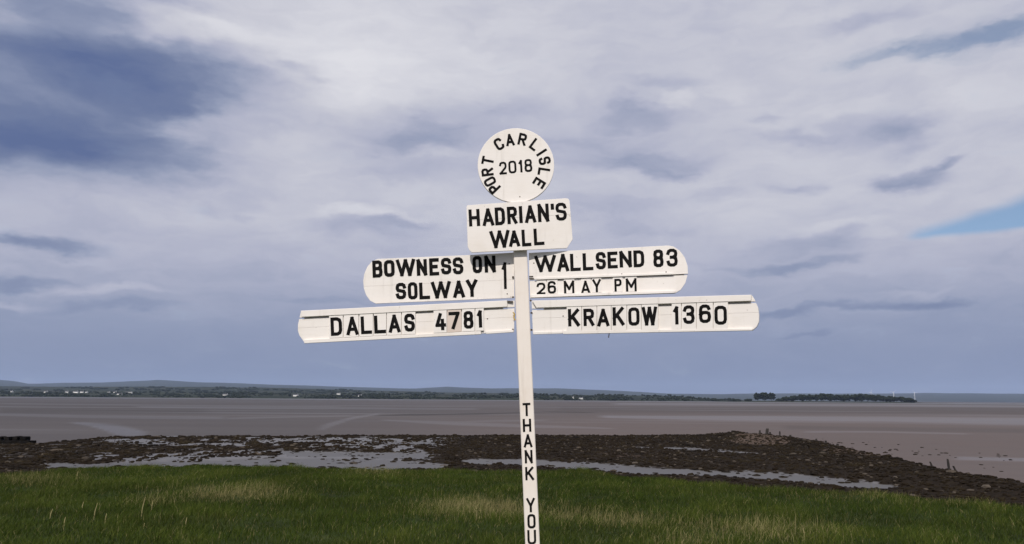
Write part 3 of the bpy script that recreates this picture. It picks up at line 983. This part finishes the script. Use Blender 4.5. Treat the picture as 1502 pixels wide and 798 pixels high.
# ------------------------------------------------------------------ grass
def grass(name, n_, xr, yr, hgt, wid, dryness, label, accept=None, lean=.5, seed=0):
    r = np.random.default_rng(seed)
    gx_ = r.uniform(*xr, n_); gy_ = r.uniform(*yr, n_)
    keep = (np.abs(gx_) < .78 * gy_ + 2.5) & (gy_ < edge_y(gx_) + .35)
    if accept is not None:
        keep &= accept(gx_, gy_, r)
    gx_, gy_ = gx_[keep], gy_[keep]
    n_ = len(gx_)
    gz = bank_z(gx_, gy_)
    clump = fbm(gx_ * 1.9, gy_ * 1.5, 3, 31)
    big = fbm(gx_ * .28, gy_ * .5, 3, 33)
    h_ = hgt * r.uniform(.55, 1.2, n_) * (.25 + 1.25 * np.clip(clump - .12, 0, 1) ** 1.2 + .35 * big)
    w_ = wid * r.uniform(.7, 1.3, n_)
    yaw = r.uniform(0, 2 * np.pi, n_)
    face = r.normal(0, .8, n_)                     # blade width direction
    wx, wy = np.cos(face) * w_ / 2, np.sin(face) * w_ / 2
    bend = h_ * r.uniform(.15, 1.0, n_) * lean * 2
    bx_ = np.cos(yaw) * bend + .25 * lean * h_; by_ = np.sin(yaw) * bend
    base = np.stack([gx_, gy_, gz - .015], -1)
    mid = base + np.stack([bx_ * .3, by_ * .3, h_ * .6], -1)
    tip = base + np.stack([bx_, by_, h_], -1)
    o = np.stack([wx, wy, np.zeros(n_)], -1)
    V = np.stack([base - o, base + o, mid + o * .75, mid - o * .75, tip], 1).reshape(-1, 3)
    i = np.arange(n_)[:, None] * 5
    Fc = np.concatenate([i + [0, 1, 2], i + [0, 2, 3], i + [3, 2, 4]], 0)
    me_ = np_mesh(name, V, Fc)
    tone_ = np.clip(-.12 + .55 * fbm(gx_ * .7, gy_ * .9, 4, 35) + .75 * clump + r.normal(0, .16, n_) + .25 * (big - .5), 0, 1)
    set_attr(me_, 'tone', np.repeat(tone_, 5))
    set_attr(me_, 'dry', np.repeat(dryness(gx_, gy_, r), 5))
    return link(name, me_, GRASS, kind='stuff', label=label, category='grass')


PATCH = [(345, 722, 75, 9), (300, 716, 30, 6), (395, 718, 25, 5), (710, 742, 75, 13), (760, 752, 50, 8), (850, 752, 70, 9), (920, 756, 60, 8), (1120, 772, 90, 14), (1030, 765, 50, 10),
         (1010, 785, 60, 10), (40, 702, 60, 8), (110, 700, 30, 6), (1270, 724, 120, 6), (1420, 732, 90, 6), (230, 735, 40, 5), (560, 690, 40, 4)]
PWT = [.8, .5, .6, .95, .5, .6, .7, .45, .3, .4, .3, .25, .28, .3, .3, .3]


def patch(gx_, gy_):
    px, py = project(np.stack([gx_, gy_, np.full_like(gx_, .06)], -1))
    v = np.zeros_like(gx_)
    for (cx, cy, rx, ry), w_ in zip(PATCH, PWT):
        v = np.maximum(v, w_ * np.exp(-((px - cx) / rx) ** 2 - ((py - cy) / ry) ** 2))
    return v


def dry_green(gx_, gy_, r):
    k = .03 + .62 * patch(gx_, gy_)
    return np.where(r.random(len(gx_)) < k, r.uniform(.6, 1, len(gx_)), r.uniform(0, .10, len(gx_)))


grass('meadow_grass', 700000, (-17, 17), (4.5, 19), .125, .0058, dry_green, 'dense green grass covering the bank in front of the shore', seed=3)
grass('dry_grass', 160000, (-17, 17), (7, 19), .21, .0045, lambda a_, b_, r: r.uniform(.55, 1, len(a_)),
      'pale dry grass stems standing in patches among the green', accept=lambda a_, b_, r: r.random(len(a_)) < .9 * patch(a_, b_) ** 1.2 * (.4 + 1.2 * sstep(fbm(a_ * 2.2, b_ * 2.2, 3, 44), .4, .62)), lean=.22, seed=5)
# a few tall bleached stalks standing clear of the sward
for k_, (px, py, hpx) in enumerate([(73, 762, 11), (94, 772, 9), (113, 702, 8), (120, 750, 10), (137, 765, 22), (154, 770, 12), (206, 765, 30), (210, 780, 8), (222, 752, 14), (272, 775, 11), (700, 765, 12), (1180, 790, 10)]):
    b_ = on_ground(px, py, .0)
    h_ = hpx * b_.y / F + .03
    lean_ = random.uniform(-.12, .12)
    m1 = b_ + Vector((lean_ * h_ * .4, 0, h_ * .55)); t1 = b_ + Vector((lean_ * h_, .02, h_))
    b_.z = float(bank_z(np.array([b_.x]), np.array([b_.y]))[0]) - .03
    vs, fs = [], []
    for P_, r_ in ((b_, .006), (m1, .0055), (t1, .003)):
        for i in range(5):
            vs.append((P_.x + r_ * math.cos(i * 1.2566), P_.y + r_ * math.sin(i * 1.2566), P_.z))
    for j in range(2):
        for i in range(5):
            fs.append((j * 5 + i, j * 5 + (i + 1) % 5, j * 5 + 5 + (i + 1) % 5, j * 5 + 5 + i))
    fs.append(tuple(range(10, 15)))
    me_ = bpy.data.meshes.new('grass_stalk'); me_.from_pydata(vs, [], fs); me_.update()
    set_attr(me_, 'dry', np.ones(15)); set_attr(me_, 'tone', np.full(15, 1.0))
    link('grass_stalk', me_, GRASS, label=f'bleached grass stalk, {ORD[k_]} from the left of those standing above the grass', category='stalk', group='tall stalks in the grass')

# ------------------------------------------------------------------ stones of the foreshore
ICO_V = []
ph = (1 + 5 ** .5) / 2
for a_ in (-1, 1):
    for b_ in (-ph, ph):
        ICO_V += [(0, a_, b_), (a_, b_, 0), (b_, 0, a_)]
ICO_V = np.array(ICO_V) / math.sqrt(1 + ph * ph)
bm = bmesh.new()
for v in ICO_V:
    bm.verts.new(v)
bmesh.ops.convex_hull(bm, input=bm.verts)
bmesh.ops.triangulate(bm, faces=bm.faces)
bm.verts.ensure_lookup_table(); bm.verts.index_update()
ICO_V = np.array([v.co[:] for v in bm.verts]); ICO_F = np.array([[v.index for v in f.verts] for f in bm.faces])
bm.free()


def lumps(C, Sx, Sy, Sz, jit, r, rot=True):
    n_ = len(C)
    V = ICO_V[None] * (1 + r.uniform(-jit, jit, (n_, 12, 1)))
    a_ = r.uniform(0, 6.283, n_) if rot else np.zeros(n_)
    V = V * np.stack([Sx, Sy, Sz], -1)[:, None, :]
    c_, s_ = np.cos(a_)[:, None], np.sin(a_)[:, None]
    V = np.stack([V[..., 0] * c_ - V[..., 1] * s_, V[..., 0] * s_ + V[..., 1] * c_, V[..., 2]], -1) + C[:, None, :]
    Fc = (ICO_F[None] + np.arange(n_)[:, None, None] * 12).reshape(-1, 3)
    return V.reshape(-1, 3), Fc


r = np.random.default_rng(21)
n_ = 230000
# spread by view angle so that the far rows are not crowded
sx_ = r.uniform(-95, 40, n_); sy_ = 13 + 80 * r.random(n_) ** .9
ins, pl, wd, sd, scat = fore_masks(sx_, sy_)
vis = np.abs(sx_) < .78 * sy_ + 6
prob = np.clip(wd ** 1.6 * .42 + .012 - .2 * sd + .34 * scat * (1 - .3 * pl), 0.004, 1) * (ins > .25)
keep = vis & (r.random(n_) < prob)
sx_, sy_, ins, pl, wd, sd, scat = (q_[keep] for q_ in (sx_, sy_, ins, pl, wd, sd, scat))
n_ = len(sx_)
sz_ = fore_z(sx_, sy_, ins, pl, wd)
size = np.exp(r.normal(math.log(.085), .42, n_)) * (1 + .25 * ridge_at(sx_, sy_))
size = np.clip(size * (1 + .5 * scat), .04, .30)
V, Fc = lumps(np.stack([sx_, sy_, sz_ + size * .12], -1), size, size * r.uniform(.6, 1.1, n_), size * r.uniform(.28, .55, n_), .22, r)
me = np_mesh('shore_stones', V, Fc)
tone_ = r.random(n_)
set_attr(me, 'tone', np.repeat(tone_, 12))
link('shore_stones', me, ROCK, kind='stuff', label='dark weed covered stones strewn over the foreshore', category='stones')

# scattered stones out on the sand, each on its own
r = np.random.default_rng(5)
for k_ in range(46):
    px = r.uniform(1195, 1498); py = 642 + (px - 1195) * .075 + r.uniform(0, 26) * (0.3 + (px - 1195) / 330)
    if px < 1250: py = min(py, 650)
    Pg = on_ground(px, py, MUD_Z)
    if Pg.x < np.interp(Pg.y, cy_, cx_) + 2.2:
        continue
    s_ = r.uniform(.05, .15)
    V, Fc = lumps(np.zeros((1, 3)), np.array([s_ * 1.6]), np.array([s_]), np.array([s_ * .42]), .2, r)
    me_ = np_mesh('stone', V, Fc); set_attr(me_, 'tone', np.full(12, .3))
    o_ = link('stone', me_, ROCK, label='small dark stone lying on the bare sand beyond the stony ridge', category='stone', group='stones scattered on the sand')
    o_.location = (Pg.x, Pg.y, MUD_Z + s_ * .16)


# old stakes along the ridge
def stake(px, py_base, hpx, wpx, lean, label, z=CREST_Z, group='stakes along the stony ridge'):
    Pg = on_ground(px, py_base, z)
    h_ = hpx * Pg.y / F; w_ = wpx * Pg.y / F / 2
    n_ = 7; rows = 5
    vs, fs = [], []
    for j in range(rows + 1):
        t_ = j / rows
        zz = -.35 + (h_ + .35) * t_
        rad = w_ * (1.15 - .35 * t_) * random.uniform(.88, 1.1)
        for i in range(n_):
            an = 2 * math.pi * i / n_
            k = random.uniform(.85, 1.12)
            vs.append((lean * max(zz, 0) + rad * k * math.cos(an), rad * k * math.sin(an), zz + (random.uniform(-.06, .06) * h_ if j == rows else 0)))
    for j in range(rows):
        for i in range(n_):
            fs.append((j * n_ + i, j * n_ + (i + 1) % n_, (j + 1) * n_ + (i + 1) % n_, (j + 1) * n_ + i))
    fs.append(tuple(range(rows * n_, rows * n_ + n_)))
    fs.append(tuple(range(n_))[::-1])
    me_ = bpy.data.meshes.new('wooden_stake'); me_.from_pydata(vs, [], fs); me_.update()
    o_ = link('wooden_stake', me_, WOOD, label=label, category='stake', group=group)
    o_.location = (Pg.x, Pg.y, Pg.z)


stake(1368, 686, 8, 3.4, -.35, 'short dark stake leaning left, left of the tallest stake on the ridge')
stake(1392.5, 691, 17, 3.6, -.06, 'tallest dark stake standing upright on the stony ridge at right')
stake(1403, 692, 8, 3.4, -.5, 'short dark stake leaning against the right side of the tallest stake')
stake(1114.5, 637.5, 6, 3.2, .05, 'stubby dark stake left of the broad stump at the ridge tip')
stake(1124.5, 637.5, 8.5, 5.0, .18, 'broad dark stump standing at the far tip of the ridge')
stake(1130.5, 638, 4, 3.6, -.2, 'low dark stump touching the right side of the broad stump')
stake(1144, 640, 7, 2.6, 0, 'thin pointed stake right of the broad stump at the ridge tip')
stake(1159.5, 641.5, 3.4, 4.2, 0, 'low stump on the ridge just right of the thin pointed stake')
stake(1197.5, 648, 4.5, 3.4, 0, 'small dark stump on the ridge, first of two close together')
stake(1211.5, 651, 4.5, 3.6, 0, 'small dark stump on the ridge, second of two close together')
stake(1229, 655, 4, 4.2, 0, 'blunt dark stump on the ridge right of the two close together')

# ruined wall with block tops at the left
wr = bpy.data.objects.new('ruined_wall', None); COL.objects.link(wr)
wr['label'] = 'low dark ruined sea wall with gapped block tops at the left edge'; wr['category'] = 'wall'
Pg = on_ground(0, 649.5, -2.45)
wr.location = (Pg.x, Pg.y, -2.45)
kk = Pg.y / F


def block(name, x0, x1, z0, z1, y0, y1, parent, mat):
    bm_ = bmesh.new()
    for xx in (x0, x1):
        for yy in (y0, y1):
            for zz in (z0, z1):
                bm_.verts.new((xx + random.uniform(-.04, .04), yy + random.uniform(-.04, .04), zz + random.uniform(-.03, .03)))
    bmesh.ops.convex_hull(bm_, input=bm_.verts)
    bmesh.ops.bevel(bm_, geom=list(bm_.edges), offset=.035, segments=1, affect='EDGES')
    me_ = bpy.data.meshes.new(name); bm_.to_mesh(me_); bm_.free()
    return link(name, me_, mat, parent)


block('base_course', -130 * kk, 47.5 * kk, -.3, 3.6 * kk, -.5, .5, wr, BLACKSTONE)
xq = -126
while xq < 40:
    wq = random.uniform(7.0, 8.5)
    if xq > 0: wq = 7.0
    block('stone_block', xq * kk, (xq + wq) * kk, 3.3 * kk, random.uniform(8.4, 9.6) * kk, -.42, .42, wr, BLACKSTONE)
    xq += wq + random.uniform(4.0, 5.2)

# ------------------------------------------------------------------ far shore
def hz(px):
    return HORIZON + (px - W / 2) * ROLL


def strip(name, px_list, rows, mat, smooth=True):
    """land sheet: for each column a run of (distance, pixel row) points, true heights at true distances"""
    V = []
    for px in px_list:
        for d_, py in rows(px):
            V.append(at_depth(px, py, d_)[:])
    nr, nc = len(px_list), len(rows(px_list[0]))
    me_ = np_mesh(name, np.array(V), grid_faces(nr, nc), smooth)
    return link(name, me_, mat, kind='structure')


ridge_pts = [(-500, 560), (-200, 556), (-60, 553), (0, 557), (20, 559), (42, 563), (80, 562), (120, 561), (150, 561), (200, 559), (230, 557), (262, 559), (300, 561), (350, 562), (400, 564.5), (450, 565.5), (500, 567.5), (560, 569), (610, 570), (635, 568.5), (655, 567), (680, 568.5), (720, 569.5), (760, 569.5), (820, 569.5), (885, 572), (950, 575.3), (985, 577.5), (1050, 578), (1110, 577), (1200, 577), (1280, 577.5), (1360, 576.5), (1440, 577), (1502, 577.5), (1700, 576), (2000, 579)]
rx_, ry_ = zip(*ridge_pts)


def hill_rows(px):
    top = np.interp(px, rx_, ry_) + .9 * float(fbm(px * .03, 0, 3, 51) - .5)
    b_ = hz(px)
    return [(8500, b_ + 1.5), (9500, b_ + (top - b_) * .3), (11500, b_ + (top - b_) * .72), (13500, top), (16000, b_ + (top - b_) * .5), (17000, b_ + 3)]


strip('hills', list(np.linspace(-600, 2100, 300)), hill_rows, HILL)
mid_pts = [(-500, 566), (0, 566), (100, 567.5), (200, 567), (300, 567.5), (420, 569), (520, 572), (640, 575), (760, 577.5), (860, 580), (960, 582.5), (1050, 585), (1100, 587)]
mx_, my_ = zip(*mid_pts)


def mid_rows(px):
    top = np.interp(px, mx_, my_) + 1.6 * float(fbm(px * .02, 0, 4, 53) - .5)
    b_ = hz(px)
    return [(3400, b_ + .5), (4000, b_ + (top - b_) * .55), (5200, top), (6500, b_ + (top - b_) * .5), (7200, b_ + 1.5)]


strip('low_hills', list(np.linspace(-600, 1090, 240)), mid_rows, FARLAND)


def shore_rows(px):
    b_ = hz(px)
    taper = float(1 - sstep(px, 960, 1090))
    j = .5 * float(fbm(px * .05, 0, 3, 57) - .5)
    return [(2260, b_ + 2.1), (2275, b_ + 1.3 + j), (2500, b_ + 1.3 - 2.8 * taper + j), (2900, b_ + 1.2 - (5.2 + 3 * j) * taper), (3300, b_ + 1.2 - 7.0 * taper), (3700, b_ + 2)]


strip('far_shore', list(np.linspace(-600, 1100, 260)), shore_rows, FARLAND)


def head_rows(px):
    b_ = hz(px)
    t_ = float(sstep(px, 1060, 1110) * (1 - sstep(px, 1310, 1375)))
    return [(1990, b_ + 2.5), (2000, b_ + 2.3 - .9 * t_), (2120, b_ + 2.2 - 1.4 * t_), (2300, b_ + 2.2)]


strip('headland', list(np.linspace(1050, 1390, 60)), head_rows, FARLAND)


def strip_height(rows, px, d_):
    q_ = rows(px)
    zz = [at_depth(px, py, dd).z for dd, py in q_]
    return float(np.interp(d_, [a_[0] for a_ in q_], zz))


# hedges and woods along the far shore that read as one mass
C, Sx, Sz = [], [], []
r = np.random.default_rng(31)
for k_ in range(1500):
    px = r.uniform(-260, 1085)
    d_ = 2265 + 1000 * r.random() ** 1.6
    dens = float(fbm(px * .022, d_ * .006, 3, 61))
    if dens < .47 and r.random() < .88:
        continue
    z_ = strip_height(shore_rows, px, d_)
    hgt = r.uniform(3, 7.5) * (1.15 if px > 780 else 1.0) * (.7 + .9 * max(0, dens - .4))
    xw = (px - W / 2) / F * d_
    for _ in range(4):
        C.append((xw + r.normal(0, 7), d_ + r.normal(0, 5), z_ + hgt * r.uniform(.2, .8))); Sx.append(hgt * r.uniform(.5, 1.1)); Sz.append(hgt * r.uniform(.35, .6))
for k_ in range(500):                       # hedges on the low hills
    px = r.uniform(-260, 1000); d_ = r.uniform(3500, 5100)
    if fbm(px * .03, d_ * .003, 3, 66) < .5:
        continue
    z_ = strip_height(mid_rows, px, d_)
    for _ in range(3):
        C.append(((px - W / 2) / F * d_ + r.normal(0, 16), d_ + r.normal(0, 8), z_ + 3)); Sx.append(r.uniform(7, 16)); Sz.append(r.uniform(3, 6))
C = np.array(C); Sx = np.array(Sx); Sz = np.array(Sz)
V, Fc = lumps(C, Sx, Sx, Sz, .25, r)
link('far_woodland', np_mesh('far_woodland', V, Fc), LEAF, kind='stuff', label='dark hedges and woods strung along the far shore', category='woodland')


def tree(px, d_, hpx, wpx, label, rows=head_rows, group=None):
    z_ = strip_height(rows, px, d_)
    h_ = hpx * d_ / F; w_ = wpx * d_ / F
    o_ = bpy.data.objects.new('tree', None); COL.objects.link(o_)
    o_.location = ((px - W / 2) / F * d_, d_, z_ - .3)
    o_['label'] = label; o_['category'] = 'tree'
    o_['group'] = group or 'trees on the headland across the estuary'
    rod('trunk', (0, 0, 0), (random.uniform(-.4, .4), 0, h_ * .6), .45, BARK, o_, 7, .22)
    rr_ = np.random.default_rng(int(px * 7) % 100000)
    n__ = 46
    dirs = rr_.normal(0, 1, (n__, 3)); dirs /= np.linalg.norm(dirs, axis=1)[:, None]
    rad = rr_.random(n__) ** .4
    cc = dirs * rad[:, None] * np.array([w_ * .46, w_ * .42, h_ * .36]) + np.array([0, 0, h_ * .52])
    s_ = rr_.uniform(.09, .19, n__) * w_
    V, Fc = lumps(cc, s_, s_, s_ * .75, .3, rr_)
    link('crown', np_mesh('crown', V, Fc), LEAF, o_)


tree(1108, 2060, 13.0, 12, 'left tree of the tall clump on the headland', group='tall clump on the headland')
tree(1118, 2050, 14.5, 15, 'middle and tallest tree of the clump on the headland', group='tall clump on the headland')
tree(1128, 2060, 13.5, 12, 'right tree of the tall clump on the headland', group='tall clump on the headland')
r = np.random.default_rng(77)
tops = [(1150, 5), (1160, 6), (1172, 8), (1182, 8.5), (1192, 8), (1203, 10), (1212, 9), (1222, 9), (1232, 8), (1240, 9), (1250, 8), (1258, 9.5), (1267, 9), (1276, 8.5), (1285, 8), (1293, 7), (1301, 6.5), (1309, 6.5), (1317, 6), (1325, 5)]
for k_, (px, hp) in enumerate(tops):
    tree(px, r.uniform(2040, 2110), hp * 1.3, 15.0, f'{ORD[k_]} dark tree from the left in the low row right of the tall clump', group='low row of trees on the headland')
for px, lb_ in ((1078, 'small bushy tree farthest left on the headland'), (1094, 'small bushy tree just left of the tall clump on the headland'),
                (1140, 'small bushy tree between the tall clump and the low tree row'), (1332, 'small bushy tree farthest right on the headland')):
    tree(px, 2060, 3.6, 11, lb_, group='bushy trees at the ends of the headland row')


# white houses across the water
def house(px, d_, wpx, label, rows=shore_rows, hgt=4.2, turn=0.0):
    z_ = strip_height(rows, px, d_)
    w_ = wpx * d_ / F; dp = 7.0
    o_ = bpy.data.objects.new('house', None); COL.objects.link(o_)
    o_.location = ((px - W / 2) / F * d_, d_, z_ - .4); o_.rotation_euler.z = turn
    o_['label'] = label; o_['category'] = 'house'; o_['group'] = 'white houses on the far shore'

    def part(name, vs, fs, mat, par=o_):
        me_ = bpy.data.meshes.new(name); me_.from_pydata(vs, [], fs); me_.update()
        return link(name, me_, mat, par)
    a_, b_ = w_ / 2, dp / 2
    vs = [(-a_, -b_, 0), (a_, -b_, 0), (a_, b_, 0), (-a_, b_, 0), (-a_, -b_, hgt), (a_, -b_, hgt), (a_, b_, hgt), (-a_, b_, hgt), (-a_, 0, hgt + 2.4), (a_, 0, hgt + 2.4)]
    part('wall', vs, [(0, 1, 5, 4), (1, 2, 6, 9, 5), (2, 3, 7, 6), (3, 0, 4, 8, 7)], RENDERW)
    e = .35
    vs = [(-a_ - e, -b_ - e, hgt - .2), (a_ + e, -b_ - e, hgt - .2), (a_ + e, 0, hgt + 2.65), (-a_ - e, 0, hgt + 2.65), (a_ + e, b_ + e, hgt - .2), (-a_ - e, b_ + e, hgt - .2)]
    vs += [(x_, y_, z__ + .18) for x_, y_, z__ in vs]
    rf = part('roof', vs, [(0, 1, 2, 3), (3, 2, 4, 5), (6, 7, 8, 9), (9, 8, 10, 11), (0, 1, 7, 6), (4, 5, 11, 10), (1, 2, 8, 7), (2, 4, 10, 8), (0, 3, 9, 6), (3, 5, 11, 9)], SLATE)
    c_ = a_ * .8
    vs = [(c_ + sx * .5, sy * .4, zz) for sx in (-1, 1) for sy in (-1, 1) for zz in (hgt + 1.5, hgt + 3.6)]
    part('chimney', vs, [(0, 1, 3, 2), (4, 6, 7, 5), (0, 4, 5, 1), (2, 3, 7, 6), (1, 5, 7, 3)], RENDERW, rf)


for k_, (px, d_, wp) in enumerate([(10, 3000, 3), (27, 2950, 4), (77, 2900, 5), (107, 2950, 4), (129, 2950, 4.5), (136, 2980, 3), (168, 2900, 3), (177, 2900, 4)]):
    house(px, d_, wp, f'{ORD[k_]} small white house from the left in the far left village', turn=random.uniform(-.4, .4))
house(120, 2900, 7, 'bright white house in the middle of the far left village')
house(197, 2950, 10, 'longest white house at the right end of the far left village')
house(184, 2560, 7, 'white house set lower than the village, nearer the far waterline', hgt=3)
house(337, 2480, 7, 'lone white house among dark trees right of the far village')
house(439, 2480, 7, 'lone white house on the far shore above the end of the Dallas board')
house(501, 2950, 5, 'small pale house on the far shore under the lettering of Dallas')
house(532, 2480, 5, 'small white house near the far waterline, under the Bowness board end')
house(840, 2420, 3.5, 'tiny white house on the far shore, nearer the post of two')
house(852, 2330, 5.5, 'white house at the far waterline right of the post')


# wind turbines beyond the headland
def turbine(px, py_base, hpx, d_, label, ang):
    b_ = at_depth(px, py_base, d_); h_ = hpx * d_ / F
    o_ = bpy.data.objects.new('wind_turbine', None); COL.objects.link(o_)
    o_.location = b_; o_['label'] = label; o_['category'] = 'wind turbine'; o_['group'] = 'wind turbines beyond the headland'
    rod('tower', (0, 0, -12), (0, 0, h_), 2.6, TURBINE, o_, 10, 1.6)
    rod('nacelle', (0, -4, h_ + 1), (0, 7, h_ + 1), 2.2, TURBINE, o_, 8)
    for k in range(3):
        a_ = ang + k * 2.0944
        rod('blade', (0, -4.5, h_ + 1), (math.sin(a_) * h_ * .62, -4.5, h_ + 1 + math.cos(a_) * h_ * .62), 1.7, TURBINE, o_, 6, .5)


turbine(1278, 583.5, 8.0, 8800, 'left wind turbine of three beyond the headland trees', .3)
turbine(1311, 584.5, 8.5, 8700, 'middle wind turbine of three beyond the headland trees', .9)
turbine(1342, 584.5, 8.0, 8900, 'right wind turbine of three beyond the headland trees', 1.5)

# ------------------------------------------------------------------ haze
bm = bmesh.new()
bmesh.ops.create_cube(bm, size=1)
me = bpy.data.meshes.new('haze'); 
bmesh.ops.scale(bm, vec=(46000, 46000, 520), verts=bm.verts)
bmesh.ops.translate(bm, vec=(0, 3000, 520 / 2 - 4.5), verts=bm.verts)
bm.to_mesh(me); bm.free()
HAZE = bpy.data.materials.new('haze'); HAZE.use_nodes = True
t = NT(HAZE.node_tree)
pvn = t.n('ShaderNodeVolumePrincipled')
pvn.inputs['Color'].default_value = (.53, .67, .95, 1)
pvn.inputs['Density'].default_value = 3.4e-5
pvn.inputs['Anisotropy'].default_value = 0.0
out = t.n('ShaderNodeOutputMaterial'); t.put(out.inputs[1], pvn.outputs[0])
link('haze', me, HAZE, kind='stuff', label='thin pale blue haze over the estuary', category='haze')
